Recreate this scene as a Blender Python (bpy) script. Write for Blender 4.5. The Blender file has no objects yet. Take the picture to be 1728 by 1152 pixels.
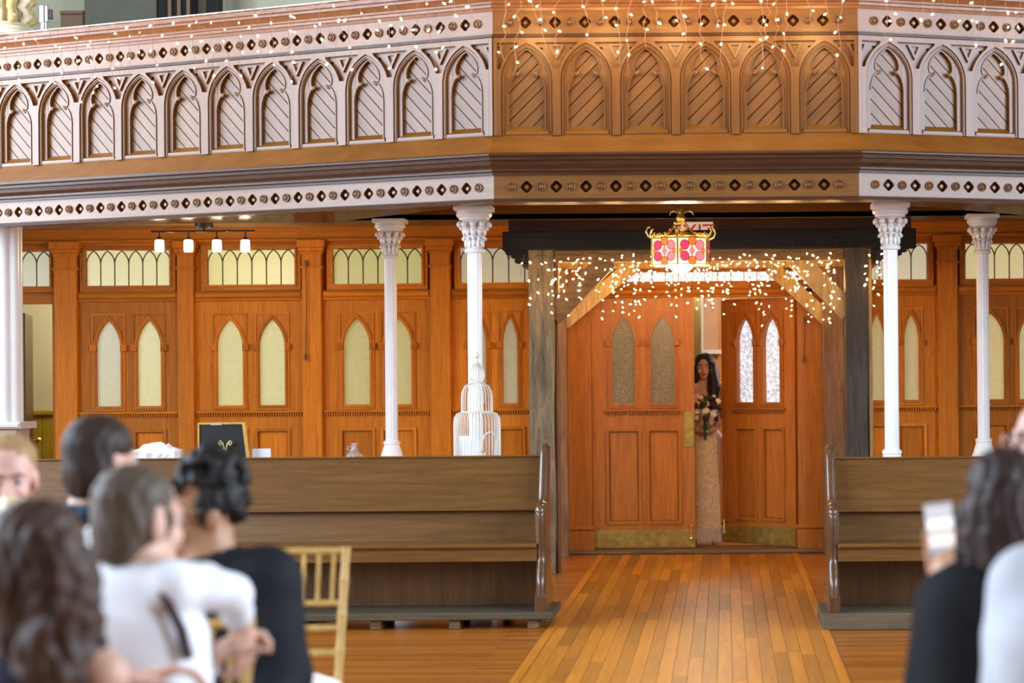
import bpy, bmesh, math, random
import numpy as np
from mathutils import Vector, Matrix, geometry
random.seed(7)
scn = bpy.context.scene
COL = scn.collection
# ---------------------------------------------------------------- camera
F = 3700.0; VX, VY = 1225.0, 632.0; HC = 1.52; ROLL = 0.008
cam_d = bpy.data.cameras.new('camera'); cam = bpy.data.objects.new('camera', cam_d); COL.objects.link(cam)
cam_d.sensor_width = 36.0; cam_d.sensor_fit = 'HORIZONTAL'; cam_d.lens = F * 36.0 / 1728.0
cam_d.shift_x = (864 - VX) / 1728.0; cam_d.shift_y = (VY - 576) / 1728.0
cam.matrix_world = Matrix.Translation((0, 0, HC)) @ Matrix.Rotation(ROLL, 4, 'Y') @ Matrix.Rotation(math.pi / 2, 4, 'X')
cam_d.clip_start = 0.05; cam_d.clip_end = 200
cam_d.dof.use_dof = True; cam_d.dof.focus_distance = 16.2; cam_d.dof.aperture_fstop = 2.2
scn.camera = cam
# ---------------------------------------------------------------- world, light, exposure
scn.view_settings.view_transform = 'Standard'; scn.view_settings.look = 'None'
scn.view_settings.gamma = 1.0; scn.view_settings.use_curve_mapping = False
scn.view_settings.exposure = 0.14
world = bpy.data.worlds.new('world'); scn.world = world; world.use_nodes = True
bg = world.node_tree.nodes['Background']; bg.inputs[0].default_value = (1.0, 0.80, 0.58, 1); bg.inputs[1].default_value = 0.20

def area_light(name, loc, rot, sx, sy, power, col):
    d = bpy.data.lights.new(name, 'AREA'); d.shape = 'RECTANGLE'; d.size = sx; d.size_y = sy
    d.energy = power; d.color = col
    o = bpy.data.objects.new(name, d); COL.objects.link(o); o.location = loc; o.rotation_euler = rot
    return o
def point_light(name, loc, power, col, r=0.04, parent=None):
    d = bpy.data.lights.new(name, 'POINT'); d.energy = power; d.color = col; d.shadow_soft_size = r
    o = bpy.data.objects.new(name, d); COL.objects.link(o); o.location = loc
    return o
# daylight through the tall nave windows on both sides
NLX, NRX = -8.2, 7.4
WINS_L = [(3.2, 2.2), (6.9, 2.4), (10.5, 2.4), (14.0, 2.2)]; WINS_R = [(2.4, 2.2), (5.8, 2.4), (9.3, 2.6)]
for (yy, ww) in WINS_L:
    area_light('daylight_left', (NLX - 0.02, yy, 4.2), (0, -math.pi / 2, 0), 4.6, ww, 540 if yy > 5 else 860, (0.68, 0.82, 1.0))
for (yy, ww) in WINS_R:
    area_light('daylight_right', (NRX + 0.02, yy, 4.2), (0, math.pi / 2, 0), 4.6, ww, 560 if yy > 5 else 860, (0.68, 0.82, 1.0))

# ---------------------------------------------------------------- pixel -> place
def ray(px, py):
    u = px - VX; v = VY - py
    c, s = math.cos(ROLL), math.sin(ROLL)
    return u * c + v * s, -u * s + v * c
def P(px, py, y):
    u, v = ray(px, py); return Vector((u * y / F, y, HC + v * y / F))
def PF(px, py, h=0.0):
    u, v = ray(px, py); y = (h - HC) * F / v; return Vector((u * y / F, y, h))
# ---------------------------------------------------------------- mesh helpers
class MB:
    def __init__(s): s.v = []; s.f = []
    def add(s, vs, fs, mat=None):
        n = len(s.v)
        if mat is not None: vs = [mat @ Vector(p) for p in vs]
        s.v += [tuple(p) for p in vs]; s.f += [tuple(i + n for i in f) for f in fs]
        return s
    def box(s, a, b, mat=None):
        (x0, y0, z0), (x1, y1, z1) = a, b
        x0, x1 = min(x0, x1), max(x0, x1); y0, y1 = min(y0, y1), max(y0, y1); z0, z1 = min(z0, z1), max(z0, z1)
        vs = [(x0, y0, z0), (x1, y0, z0), (x1, y1, z0), (x0, y1, z0), (x0, y0, z1), (x1, y0, z1), (x1, y1, z1), (x0, y1, z1)]
        return s.add(vs, [(0, 3, 2, 1), (4, 5, 6, 7), (0, 1, 5, 4), (1, 2, 6, 5), (2, 3, 7, 6), (3, 0, 4, 7)], mat)
    def cbox(s, a, b, c, mat=None):     # box with its front (-y) and other edges chamfered by c
        (x0, y0, z0), (x1, y1, z1) = a, b
        vs = [(x0, y1, z0), (x1, y1, z0), (x1, y1, z1), (x0, y1, z1), (x0, y0 + c, z0), (x1, y0 + c, z0), (x1, y0 + c, z1), (x0, y0 + c, z1),
              (x0 + c, y0, z0 + c), (x1 - c, y0, z0 + c), (x1 - c, y0, z1 - c), (x0 + c, y0, z1 - c)]
        fs = [(0, 3, 2, 1), (8, 9, 10, 11), (0, 1, 5, 4), (1, 2, 6, 5), (2, 3, 7, 6), (3, 0, 4, 7), (4, 5, 9, 8), (5, 6, 10, 9), (6, 7, 11, 10), (7, 4, 8, 11)]
        return s.add(vs, fs, mat)
    def plate(s, outer, holes, y0, y1, mat=None):   # outline in (x,z), thick from y0 (front) to y1
        def area(p): return sum(p[i][0] * p[(i + 1) % len(p)][1] - p[(i + 1) % len(p)][0] * p[i][1] for i in range(len(p)))
        outer = list(outer) if area(outer) > 0 else list(outer)[::-1]
        holes = [list(h) if area(h) < 0 else list(h)[::-1] for h in holes]
        loops = [outer] + holes
        pts = [p for l in loops for p in l]; n = len(pts)
        tris = geometry.tessellate_polygon([[Vector((p[0], p[1], 0)) for p in l] for l in loops])
        vs = [(p[0], y0, p[1]) for p in pts] + [(p[0], y1, p[1]) for p in pts]
        fs = []
        for t in tris:
            a, b, c = [pts[i] for i in t]
            ar = (b[0] - a[0]) * (c[1] - a[1]) - (c[0] - a[0]) * (b[1] - a[1])
            if abs(ar) < 1e-12: continue
            if ar < 0: t = (t[0], t[2], t[1])
            fs.append(tuple(t)); fs.append((t[0] + n, t[2] + n, t[1] + n))
        k = 0
        for l in loops:
            m = len(l)
            for i in range(m):
                a, b = k + i, k + (i + 1) % m
                fs.append((b, a, a + n, b + n))
            k += m
        return s.add(vs, fs, mat)
    def lathe(s, prof, seg=24, mat=None, cap=True, phase=0.0):     # prof: (r,z)
        vs = []; fs = []; m = len(prof)
        for j in range(seg):
            a = 2 * math.pi * j / seg + phase
            for (r, z) in prof: vs.append((r * math.cos(a), r * math.sin(a), z))
        for j in range(seg):
            j2 = (j + 1) % seg
            for i in range(m - 1): fs.append((j * m + i, j2 * m + i, j2 * m + i + 1, j * m + i + 1))
        if cap:
            fs.append(tuple(j * m for j in range(seg))[::-1]); fs.append(tuple(j * m + m - 1 for j in range(seg)))
        return s.add(vs, fs, mat)
    def tube(s, path, r, seg=6, mat=None, cap=True, closed=False):
        path = [Vector(p) for p in path]; m = len(path); vs = []; fs = []
        rs = r if isinstance(r, (list, tuple)) else [r] * m
        up = None
        for i, p in enumerate(path):
            a = path[i - 1] if (i > 0 or closed) else p
            b = path[(i + 1) % m] if (i < m - 1 or closed) else p
            t = (b - a)
            t = t.normalized() if t.length > 1e-9 else Vector((0, 0, 1))
            if up is None:
                up = Vector((0, 0, 1)) if abs(t.z) < 0.9 else Vector((1, 0, 0))
            n1 = (up - t * up.dot(t))
            n1 = n1.normalized() if n1.length > 1e-6 else t.orthogonal().normalized()
            up = n1; n2 = t.cross(n1)
            for j in range(seg):
                an = 2 * math.pi * j / seg
                vs.append(p + (n1 * math.cos(an) + n2 * math.sin(an)) * rs[i])
        rng = m if closed else m - 1
        for i in range(rng):
            i2 = (i + 1) % m
            for j in range(seg):
                j2 = (j + 1) % seg
                fs.append((i * seg + j, i * seg + j2, i2 * seg + j2, i2 * seg + j))
        if cap and not closed:
            fs.append(tuple(range(seg))[::-1]); fs.append(tuple((m - 1) * seg + j for j in range(seg)))
        return s.add(vs, fs, mat)
    def ball(s, c, r, seg=10, rings=6, mat=None):
        rx, ry, rz = r if isinstance(r, (list, tuple)) else (r, r, r)
        vs = [(c[0], c[1], c[2] - rz)]; fs = []
        for i in range(1, rings):
            a = -math.pi / 2 + math.pi * i / rings
            for j in range(seg):
                b = 2 * math.pi * j / seg
                vs.append((c[0] + rx * math.cos(a) * math.cos(b), c[1] + ry * math.cos(a) * math.sin(b), c[2] + rz * math.sin(a)))
        vs.append((c[0], c[1], c[2] + rz)); L = len(vs) - 1
        for j in range(seg):
            j2 = (j + 1) % seg
            fs.append((0, 1 + j2, 1 + j)); fs.append((L, L - seg + j, L - seg + j2))
            for i in range(rings - 2):
                a = 1 + i * seg
                fs.append((a + j, a + j2, a + seg + j2, a + seg + j))
        return s.add(vs, fs, mat)
    def mesh(s, name, mat=None, smooth=False, fix=False):
        me = bpy.data.meshes.new(name); me.from_pydata(s.v, [], s.f)
        if fix:
            bm = bmesh.new(); bm.from_mesh(me); bmesh.ops.recalc_face_normals(bm, faces=bm.faces); bm.to_mesh(me); bm.free()
        if mat: me.materials.append(mat)
        if smooth:
            me.polygons.foreach_set('use_smooth', [True] * len(me.polygons))
            try: me.set_sharp_from_angle(angle=math.radians(40 if smooth is True else smooth))
            except Exception: pass
        me.update(); return me
WM = {}
def place(o, parent=None, mat=None, world=True):
    m = mat if mat is not None else Matrix.Identity(4)
    o.matrix_basis = m
    if parent is not None:
        o.parent = parent
        if world: o.matrix_parent_inverse = WM[parent.name].inverted(); WM[o.name] = m
        else: WM[o.name] = WM[parent.name] @ m
    else: WM[o.name] = m
    return o
def link(name, me, parent=None, mat=None, world=True):
    o = bpy.data.objects.new(name, me); COL.objects.link(o); return place(o, parent, mat, world)
def mk(name, mb, mat, parent=None, smooth=False, world=True, M=None, fix=False):
    return link(name, mb.mesh(name, mat, smooth, fix), parent, M, world)
def tag(o, label=None, cat=None, group=None, kind=None):
    if label: o['label'] = label
    if cat: o['category'] = cat
    if group: o['group'] = group
    if kind: o['kind'] = kind
    return o
def thing(name, loc, label, cat, group=None, rz=0.0, kind=None):
    o = bpy.data.objects.new(name, None); COL.objects.link(o); o.empty_display_size = 0.1
    place(o, None, Matrix.Translation(loc) @ Matrix.Rotation(rz, 4, 'Z'))
    return tag(o, label, cat, group, kind)
def structure(name, loc=(0, 0, 0), label=None):
    o = bpy.data.objects.new(name, None); COL.objects.link(o); place(o, None, Matrix.Translation(loc))
    return tag(o, label, None, None, 'structure')
def copy_tree(o, parent=None, M=None):
    c = o.copy(); COL.objects.link(c); c.parent = parent
    if M is not None: c.matrix_basis = M
    for ch in list(o.children): copy_tree(ch, c)
    return c
# ---------------------------------------------------------------- materials
MATS = {}
def new_mat(name):
    m = bpy.data.materials.new(name); m.use_nodes = True; MATS[name] = m
    nt = m.node_tree; return m, nt, nt.nodes['Principled BSDF']
def inp(b, n, v):
    if n in b.inputs: b.inputs[n].default_value = v
def wood(name, c1, c2, rough=0.4, axis='X', scale=3.0, stretch=14.0, bump=0.15, spec=0.5, coat=0.0, coat_rough=0.3, var=0.25, fine=1.0):
    m, nt, b = new_mat(name); N = nt.nodes; L = nt.links
    tc = N.new('ShaderNodeTexCoord'); mp = N.new('ShaderNodeMapping'); oi = N.new('ShaderNodeObjectInfo')
    sc = {'X': (1, stretch, stretch), 'Y': (stretch, 1, stretch), 'Z': (stretch, stretch, 1)}[axis]
    mp.inputs['Scale'].default_value = sc
    add = N.new('ShaderNodeVectorMath'); add.operation = 'ADD'
    mul = N.new('ShaderNodeVectorMath'); mul.operation = 'SCALE'; mul.inputs['Scale'].default_value = 17.0
    cx = N.new('ShaderNodeCombineXYZ')
    for i in range(3): L.new(oi.outputs['Random'], cx.inputs[i])
    L.new(cx.outputs[0], mul.inputs[0]); L.new(tc.outputs['Object'], add.inputs[0]); L.new(mul.outputs[0], add.inputs[1])
    L.new(add.outputs[0], mp.inputs[0])
    n1 = N.new('ShaderNodeTexNoise'); n1.inputs['Scale'].default_value = scale; n1.inputs['Detail'].default_value = 6; n1.inputs['Roughness'].default_value = 0.65
    n1.inputs['Distortion'].default_value = 0.6
    n2 = N.new('ShaderNodeTexNoise'); n2.inputs['Scale'].default_value = scale * 9; n2.inputs['Detail'].default_value = 3
    L.new(mp.outputs[0], n1.inputs['Vector']); L.new(mp.outputs[0], n2.inputs['Vector'])
    mx = N.new('ShaderNodeMath'); mx.operation = 'MULTIPLY_ADD'; mx.inputs[1].default_value = 0.35 * fine
    L.new(n2.outputs[0], mx.inputs[0]); L.new(n1.outputs[0], mx.inputs[2])
    cr = N.new('ShaderNodeValToRGB'); cr.color_ramp.elements[0].position = 0.42; cr.color_ramp.elements[1].position = 0.88
    cr.color_ramp.elements[0].color = (*c2, 1); cr.color_ramp.elements[1].color = (*c1, 1)
    L.new(mx.outputs[0], cr.inputs[0])
    hv = N.new('ShaderNodeHueSaturation'); mr = N.new('ShaderNodeMapRange')
    mr.inputs['To Min'].default_value = 1 - var; mr.inputs['To Max'].default_value = 1 + var
    L.new(oi.outputs['Random'], mr.inputs['Value']); L.new(mr.outputs[0], hv.inputs['Value']); L.new(cr.outputs[0], hv.inputs['Color'])
    L.new(hv.outputs[0], b.inputs['Base Color'])
    bp = N.new('ShaderNodeBump'); bp.inputs['Strength'].default_value = bump; bp.inputs['Distance'].default_value = 0.004
    L.new(mx.outputs[0], bp.inputs['Height']); L.new(bp.outputs[0], b.inputs['Normal'])
    inp(b, 'Roughness', rough); inp(b, 'Specular IOR Level', spec); inp(b, 'Coat Weight', coat); inp(b, 'Coat Roughness', coat_rough)
    return m
def plain(name, c, rough=0.5, metal=0.0, noise=0.0, nscale=20.0, bump=0.0, spec=0.5, c2=None, emit=None, estr=0.0, trans=0.0, ior=1.45, sheen=0.0, sss=0.0):
    m, nt, b = new_mat(name); N = nt.nodes; L = nt.links
    tc = N.new('ShaderNodeTexCoord'); n1 = N.new('ShaderNodeTexNoise'); n1.inputs['Scale'].default_value = nscale; n1.inputs['Detail'].default_value = 5
    L.new(tc.outputs['Object'], n1.inputs['Vector'])
    cr = N.new('ShaderNodeValToRGB'); cr.color_ramp.elements[0].position = 0.3; cr.color_ramp.elements[1].position = 0.7
    c2 = c2 or tuple(x * (1 - noise) for x in c)
    cr.color_ramp.elements[0].color = (*c2, 1); cr.color_ramp.elements[1].color = (*c, 1)
    L.new(n1.outputs[0], cr.inputs[0]); L.new(cr.outputs[0], b.inputs['Base Color'])
    if bump:
        bp = N.new('ShaderNodeBump'); bp.inputs['Strength'].default_value = bump; bp.inputs['Distance'].default_value = 0.01
        L.new(n1.outputs[0], bp.inputs['Height']); L.new(bp.outputs[0], b.inputs['Normal'])
    inp(b, 'Roughness', rough); inp(b, 'Metallic', metal); inp(b, 'Specular IOR Level', spec)
    inp(b, 'Transmission Weight', trans); inp(b, 'IOR', ior); inp(b, 'Sheen Weight', sheen); inp(b, 'Subsurface Weight', sss)
    if emit: inp(b, 'Emission Color', (*emit, 1)); inp(b, 'Emission Strength', estr)
    return m
def glow(name, c, s, sampling='NONE'):
    m, nt, b = new_mat(name); inp(b, 'Base Color', (*c, 1)); inp(b, 'Emission Color', (*c, 1)); inp(b, 'Emission Strength', s)
    try: m.cycles.emission_sampling = sampling
    except Exception: pass
    return m
def lit_glass(name, c, s, nscale=90.0, contrast=0.35, base=(0.28, 0.23, 0.10)):   # pebbled obscure glass with a lit room behind
    m, nt, b = new_mat(name); N = nt.nodes; L = nt.links
    tc = N.new('ShaderNodeTexCoord'); n1 = N.new('ShaderNodeTexNoise'); n1.inputs['Scale'].default_value = nscale; n1.inputs['Detail'].default_value = 2
    L.new(tc.outputs['Object'], n1.inputs['Vector'])
    cr = N.new('ShaderNodeValToRGB'); cr.color_ramp.elements[0].position = 0.35; cr.color_ramp.elements[1].position = 0.65
    lo = tuple(x * (1 - contrast) for x in c)
    cr.color_ramp.elements[0].color = (*lo, 1); cr.color_ramp.elements[1].color = (*c, 1)
    L.new(n1.outputs[0], cr.inputs[0]); L.new(cr.outputs[0], b.inputs['Emission Color'])
    inp(b, 'Emission Strength', s); inp(b, 'Base Color', (*base, 1)); inp(b, 'Roughness', 0.25)
    bp = N.new('ShaderNodeBump'); bp.inputs['Strength'].default_value = 0.4; bp.inputs['Distance'].default_value = 0.003
    L.new(n1.outputs[0], bp.inputs['Height']); L.new(bp.outputs[0], b.inputs['Normal'])
    try: m.cycles.emission_sampling = 'NONE'
    except Exception: pass
    return m
wWallZ = wood('wall_wood_upright', (0.60, 0.192, 0.011), (0.36, 0.105, 0.005), 0.5, 'Z', 3, 14, 0.12, 0.15)
wWallX = wood('wall_wood_level', (0.58, 0.184, 0.011), (0.34, 0.10, 0.005), 0.5, 'X', 3, 14, 0.12, 0.15)
wDoorZ = wood('door_wood_upright', (0.46, 0.145, 0.013), (0.25, 0.068, 0.006), 0.4, 'Z', 3, 14, 0.12, 0.4, var=0.08)
wDoorX = wood('door_wood_level', (0.44, 0.135, 0.013), (0.25, 0.068, 0.006), 0.4, 'X', 3, 14, 0.12, 0.4, var=0.08)
wGalX = wood('gallery_wood_level', (0.20, 0.078, 0.010), (0.115, 0.040, 0.004), 0.38, 'X', 2.5, 12, 0.10, 0.55, 0.2, 0.3, 0.06)
wGalZ = wood('gallery_wood_upright', (0.19, 0.074, 0.010), (0.115, 0.040, 0.004), 0.38, 'Z', 2.5, 12, 0.10, 0.55, 0.2, 0.3, 0.06)
wPlank = wood('gallery_plank_wood', (0.19, 0.075, 0.010), (0.115, 0.042, 0.004), 0.42, 'X', 3, 14, 0.2, 0.55, 0.2, 0.34, 0.14)
wLedge = wood('ledge_wood', (0.20, 0.072, 0.009), (0.125, 0.04, 0.004), 0.4, 'X', 1.5, 8, 0.05, 0.25, 0.0, 0.3, 0.05)
wCorn = wood('cornice_wood', (0.075, 0.030, 0.012), (0.036, 0.014, 0.006), 0.34, 'X', 3, 14, 0.05, 0.3, 0.0, 0.2, 0.05)
wCornUp = wood('rail_wood', (0.26, 0.10, 0.032), (0.14, 0.05, 0.012), 0.30, 'X', 3, 14, 0.05, 0.4, 0.1, 0.2, 0.05)
wFloorY = wood('aisle_plank_wood', (0.46, 0.17, 0.011), (0.29, 0.09, 0.005), 0.42, 'Y', 1.6, 16, 0.08, 0.22, 0.0, 0.2, 0.3)
def floor_boards(name, c1, c2, c3):
    m = wood(name, c1, c2, 0.3, 'X', 1.2, 26, 0.12, 0.4, 0.15, 0.2, 0.05); nt = m.node_tree; N = nt.nodes; L = nt.links; b = N['Principled BSDF']
    tc = N.new('ShaderNodeTexCoord'); br = N.new('ShaderNodeTexBrick'); br.inputs['Scale'].default_value = 1.0
    br.inputs['Brick Width'].default_value = 2.6; br.inputs['Row Height'].default_value = 0.06; br.inputs['Mortar Size'].default_value = 0.002
    br.inputs['Color1'].default_value = (1, 1, 1, 1); br.inputs['Color2'].default_value = (*c3, 1); br.inputs['Mortar'].default_value = (.25, .2, .15, 1)
    L.new(tc.outputs['Object'], br.inputs['Vector']); mx = N.new('ShaderNodeMixRGB'); mx.blend_type = 'MULTIPLY'; mx.inputs[0].default_value = 1.0
    src = b.inputs['Base Color'].links[0].from_socket; L.new(src, mx.inputs[1]); L.new(br.outputs['Color'], mx.inputs[2]); L.new(mx.outputs[0], b.inputs['Base Color'])
    return m
wFloorX = floor_boards('side_floor_wood', (0.58, 0.20, 0.024), (0.30, 0.088, 0.010), (.62, .55, .5))
wCeil = wood('soffit_wood', (0.20, 0.10, 0.028), (0.13, 0.06, 0.016), 0.2, 'X', 2, 14, 0.05, 0.6, 0.5, 0.12, 0.1)
wPew = wood('pew_wood', (0.17, 0.075, 0.017), (0.085, 0.034, 0.006), 0.3, 'X', 2.2, 16, 0.08, 0.5, 0.35, 0.22, 0.12)
wPewZ = wood('pew_end_wood', (0.12, 0.055, 0.022), (0.06, 0.026, 0.011), 0.26, 'Z', 2.2, 12, 0.08, 0.5, 0.4, 0.18, 0.1)
wOldZ = wood('weathered_timber_upright', (0.27, 0.20, 0.115), (0.055, 0.04, 0.026), 0.8, 'Z', 2.6, 7, 0.7, 0.2, var=0.12)
wOldDark = wood('dark_timber_upright', (0.085, 0.066, 0.05), (0.03, 0.024, 0.02), 0.75, 'Z', 2.6, 9, 0.6, 0.2, var=0.1)
wOldBrown = wood('brown_timber_upright', (0.25, 0.13, 0.06), (0.10, 0.048, 0.022), 0.75, 'Z', 2.6, 9, 0.5, 0.2, var=0.1)
wOldX = wood('brown_timber_level', (0.20, 0.115, 0.05), (0.07, 0.038, 0.018), 0.75, 'X', 2.6, 9, 0.5, 0.2, var=0.1)
wPale = wood('pale_timber', (0.48, 0.31, 0.11), (0.22, 0.12, 0.035), 0.6, 'Z', 3, 9, 0.4, 0.3, var=0.1)
wBlack = wood('black_timber', (0.022, 0.019, 0.019), (0.010, 0.009, 0.009), 0.8, 'X', 3, 9, 0.4, 0.15, var=0.05)
wGold = wood('gold_chair_wood', (0.62, 0.40, 0.13), (0.42, 0.24, 0.065), 0.3, 'Z', 4, 10, 0.05, 0.5, var=0.05)
mWhite = plain('white_paint', (0.86, 0.83, 0.80), 0.35, noise=0.06, nscale=9)
mWhiteWire = plain('white_wire', (0.70, 0.65, 0.56), 0.45, noise=0.08)
mCream = plain('cream_plaster', (0.86, 0.78, 0.56), 0.6, noise=0.12, nscale=12)
mGilt = plain('gilt_plaster', (0.78, 0.58, 0.22), 0.4, noise=0.3, nscale=30)
mLead = plain('lead_came', (0.12, 0.085, 0.03), 0.5, metal=0.3)
mBrass = plain('aged_brass', (0.52, 0.36, 0.08), 0.4, metal=0.75, noise=0.45, nscale=14)
mGoldMetal = plain('gold_metal', (0.85, 0.62, 0.16), 0.28, metal=0.9)
mDarkMetal = plain('dark_metal', (0.05, 0.045, 0.04), 0.4, metal=0.6)
mSilver = plain('silver_metal', (0.75, 0.75, 0.76), 0.25, metal=0.9, noise=0.1)
mIron = plain('bent_iron', (0.10, 0.055, 0.03), 0.5, metal=0.4)
mWire = plain('green_wire', (0.05, 0.06, 0.025), 0.5)
mWireTan = plain('copper_wire', (0.34, 0.20, 0.12), 0.5)
mPlaster = plain('green_cream_wall', (0.68, 0.66, 0.46), 0.8, noise=0.06, nscale=4)
mWainscot = plain('olive_wainscot', (0.42, 0.32, 0.02), 0.6, noise=0.15, nscale=6)
mGreyGreen = plain('grey_green_panel', (0.17, 0.17, 0.125), 0.8, noise=0.12, nscale=30)
mBrownPanel = plain('brown_panel', (0.27, 0.17, 0.10), 0.7, noise=0.1, nscale=30)
mDark = plain('dark_recess', (0.02, 0.017, 0.015), 0.8)
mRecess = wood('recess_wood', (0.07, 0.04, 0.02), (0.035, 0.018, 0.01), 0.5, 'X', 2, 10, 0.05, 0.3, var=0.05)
mStone = plain('nave_plaster', (0.62, 0.58, 0.52), 0.85, noise=0.08, nscale=3)
mBulb = glow('fairy_bulb_glow', (1.0, 0.62, 0.30), 11.0)
mBulbPink = glow('fairy_bulb_glow_pink', (1.0, 0.66, 0.44), 10.0)
mLampGlow = glow('lamp_glow', (1.0, 0.86, 0.62), 22.0)
# ================================================================ SETTING
YW = 18.76                                   # rear wall under the gallery
def ceil_h(y): return 2.60 + 0.0407 * (y - 13.6)
def arch_pts(a, zs, za, n=8, xc=0.0):        # pointed arch from right springing over the apex to left springing
    r = za - zs; R = (a * a + r * r) / (2 * a); th = math.acos(max(-1, min(1, (R - a) / R))); pts = []
    for i in range(n + 1):
        t = th * i / n; pts.append((xc + a - R + R * math.cos(t), zs + R * math.sin(t)))
    return pts + [(2 * xc - p[0], p[1]) for p in pts[-2::-1]]
def lancet(a, zb, zs, za, xc=0.0, n=8): return [(xc - a, zb), (xc + a, zb)] + arch_pts(a, zs, za, n, xc)
# ---------------- floor
fl = structure('floor')
aL, aR = -1.09, 0.60
mk('side_boards', MB().box((-8.2, -2, -0.12), (aL, YW + 0.3, -0.002)), wFloorX, fl)
mk('side_boards', MB().box((aR, -2, -0.12), (7.4, YW + 0.3, -0.002)), wFloorX, fl)
mk('aisle_subfloor', MB().box((aL, -2, -0.12), (aR, YW + 0.3, -0.018)), wFloorX, fl)
mk('vestibule_boards', MB().box((-3.2, YW + 0.3, -0.12), (3.2, 22.6, 0.0)), wFloorX, fl)
mk('room_boards', MB().box((-8.2, YW + 0.3, -0.12), (-3.2, 22.6, 0.0)), wFloorX, fl)
rf = random.Random(3); ncol = 21; pw = (aR - aL - 0.10) / ncol; cache = {}
for c in range(ncol):
    x0 = aL + 0.05 + c * pw; y = 3.0 if c % 1 == 0 else 0; y = 9.6 - rf.random() * 1.2
    while y < 18.56:
        Ln = rf.choice([0.9, 1.3, 1.7, 2.1]); Ln = min(Ln, 18.61 - y)
        if Ln < 0.1: break
        key = round(Ln, 2)
        if key not in cache:
            g = 0.0005; cache[key] = MB().add([(g, g, -0.018), (pw - g, g, -0.018), (pw - g, Ln - g, -0.018), (g, Ln - g, -0.018), (g, g, -0.0015), (pw - g, g, -0.0015), (pw - g, Ln - g, -0.0015), (g, Ln - g, -0.0015),
                (g + .001, g + .001, 0), (pw - g - .001, g + .001, 0), (pw - g - .001, Ln - g - .001, 0), (g + .001, Ln - g - .001, 0)],
                [(0, 3, 2, 1), (8, 9, 10, 11), (0, 1, 5, 4), (1, 2, 6, 5), (2, 3, 7, 6), (3, 0, 4, 7), (4, 5, 9, 8), (5, 6, 10, 9), (6, 7, 11, 10), (7, 4, 8, 11)]).mesh('plank', wFloorY)
        link('plank', cache[key], fl, Matrix.Translation((x0, y, 0))); y += Ln
mk('aisle_front_boards', MB().box((aL + .05, -2, -0.018), (aR - .05, 8.3, 0)), wFloorY, fl)
for x in (aL, aR - 0.05): mk('border_strip', MB().cbox((x, 2.0, -0.018), (x + 0.05, 18.6, 0.004), 0.002), wFloorY, fl)
mk('cross_board', MB().box((-2.2, 17.62, -0.018), (aL, 18.6, 0.001)), wFloorX, fl)
# ---------------- nave side walls with tall windows (daylight)
for nm, X, wins, s in (('wall_left', NLX, WINS_L, -1), ('wall_right', NRX, WINS_R, 1)):
    holes = [lancet(ww / 2, 1.8, 5.6, 6.9, yy) for yy, ww in wins]
    mb = MB().plate([(-2, 0), (20, 0), (20, 8), (-2, 8)], holes, 0, 0.3)
    M = Matrix(((0, s * 1.0, 0, X), (1, 0, 0, 0), (0, 0, 1, 0), (0, 0, 0, 1)))
    o = mk(nm, mb, mStone, None, M=M, fix=True); tag(o, kind='structure')
# ---------------- rear wall under the gallery
wr = structure('wall_rear')
def Xw(px, py=600): return P(px, py, YW).x
def Zw(px, py): return P(px, py, YW).z
Z_TT, Z_TB, Z_LA, Z_LS, Z_LB = 2.625, 2.322, 2.025, 1.79, 1.292
BAYS = [dict(p=(-100, 95), t=(-62, 86, 6), l=[]),
        dict(p=(133, 302), t=(146, 288, 6), l=[(163, 204), (232, 272)], g=0),
        dict(p=(330, 512), t=(351, 499, 6), l=[(367, 410), (438, 481)], g=1),
        dict(p=(545, 728), t=(563, 713, 6), l=[(580, 624), (650, 694)], g=2),
        dict(p=(762, 952), t=(778, 940, 6), l=[(796, 820), (849, 873)], g=3),
        dict(p=(1392, 1582), t=(1404, 1566, 6), l=[(1468, 1492), (1526, 1550)], g=4),
        dict(p=(1616, 1795), t=(1630, 1780, 6), l=[(1650, 1694), (1720, 1764)], g=5)]
gls = [lit_glass('glass_grey', (0.56, 0.53, 0.36), 0.56, 120, 0.2), lit_glass('glass_yellow', (0.66, 0.62, 0.27), 0.61, 120, 0.2), lit_glass('glass_olive', (0.50, 0.44, 0.15), 0.59, 120, 0.3),
       lit_glass('glass_dim', (0.44, 0.40, 0.26), 0.54, 120, 0.35), lit_glass('glass_tan', (0.56, 0.42, 0.20), 0.56, 120, 0.3), lit_glass('glass_sand', (0.66, 0.50, 0.20), 0.61, 120, 0.25)]
gT = [lit_glass('transom_glass_grey', (0.60, 0.60, 0.40), 0.62, 110, 0.2), lit_glass('transom_glass_yellow', (0.74, 0.70, 0.36), 0.72, 110, 0.18), lit_glass('transom_glass_gold', (0.68, 0.64, 0.27), 0.72, 110, 0.18),
      lit_glass('transom_glass_green', (0.54, 0.52, 0.20), 0.62, 110, 0.2), lit_glass('transom_glass_dim', (0.56, 0.50, 0.34), 0.62, 110, 0.2), lit_glass('transom_glass_sand', (0.62, 0.56, 0.40), 0.75, 110, 0.2), lit_glass('transom_glass_straw', (0.70, 0.58, 0.30), 0.75, 110, 0.2)]
gDay = lit_glass('glass_daylight', (0.70, 0.78, 0.92), 1.1, 48, 0.6); gBrown = lit_glass('glass_brown', (0.30, 0.19, 0.085), 0.5, 75, 0.65, (.10, .07, .04))
gWhite = lit_glass('glass_white_strip', (0.80, 0.84, 0.92), 1.1, 40, 0.35)
DO0, DO1 = Xw(998), Xw(1345)                  # the double door opening
OP0, OP1 = Xw(20), Xw(90)                     # the open doorway far left
TS0, TS1, TSB, TST = Xw(1035), Xw(1415), Zw(1230, 474), Zw(1230, 458)
TW1 = Xw(1389)
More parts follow.
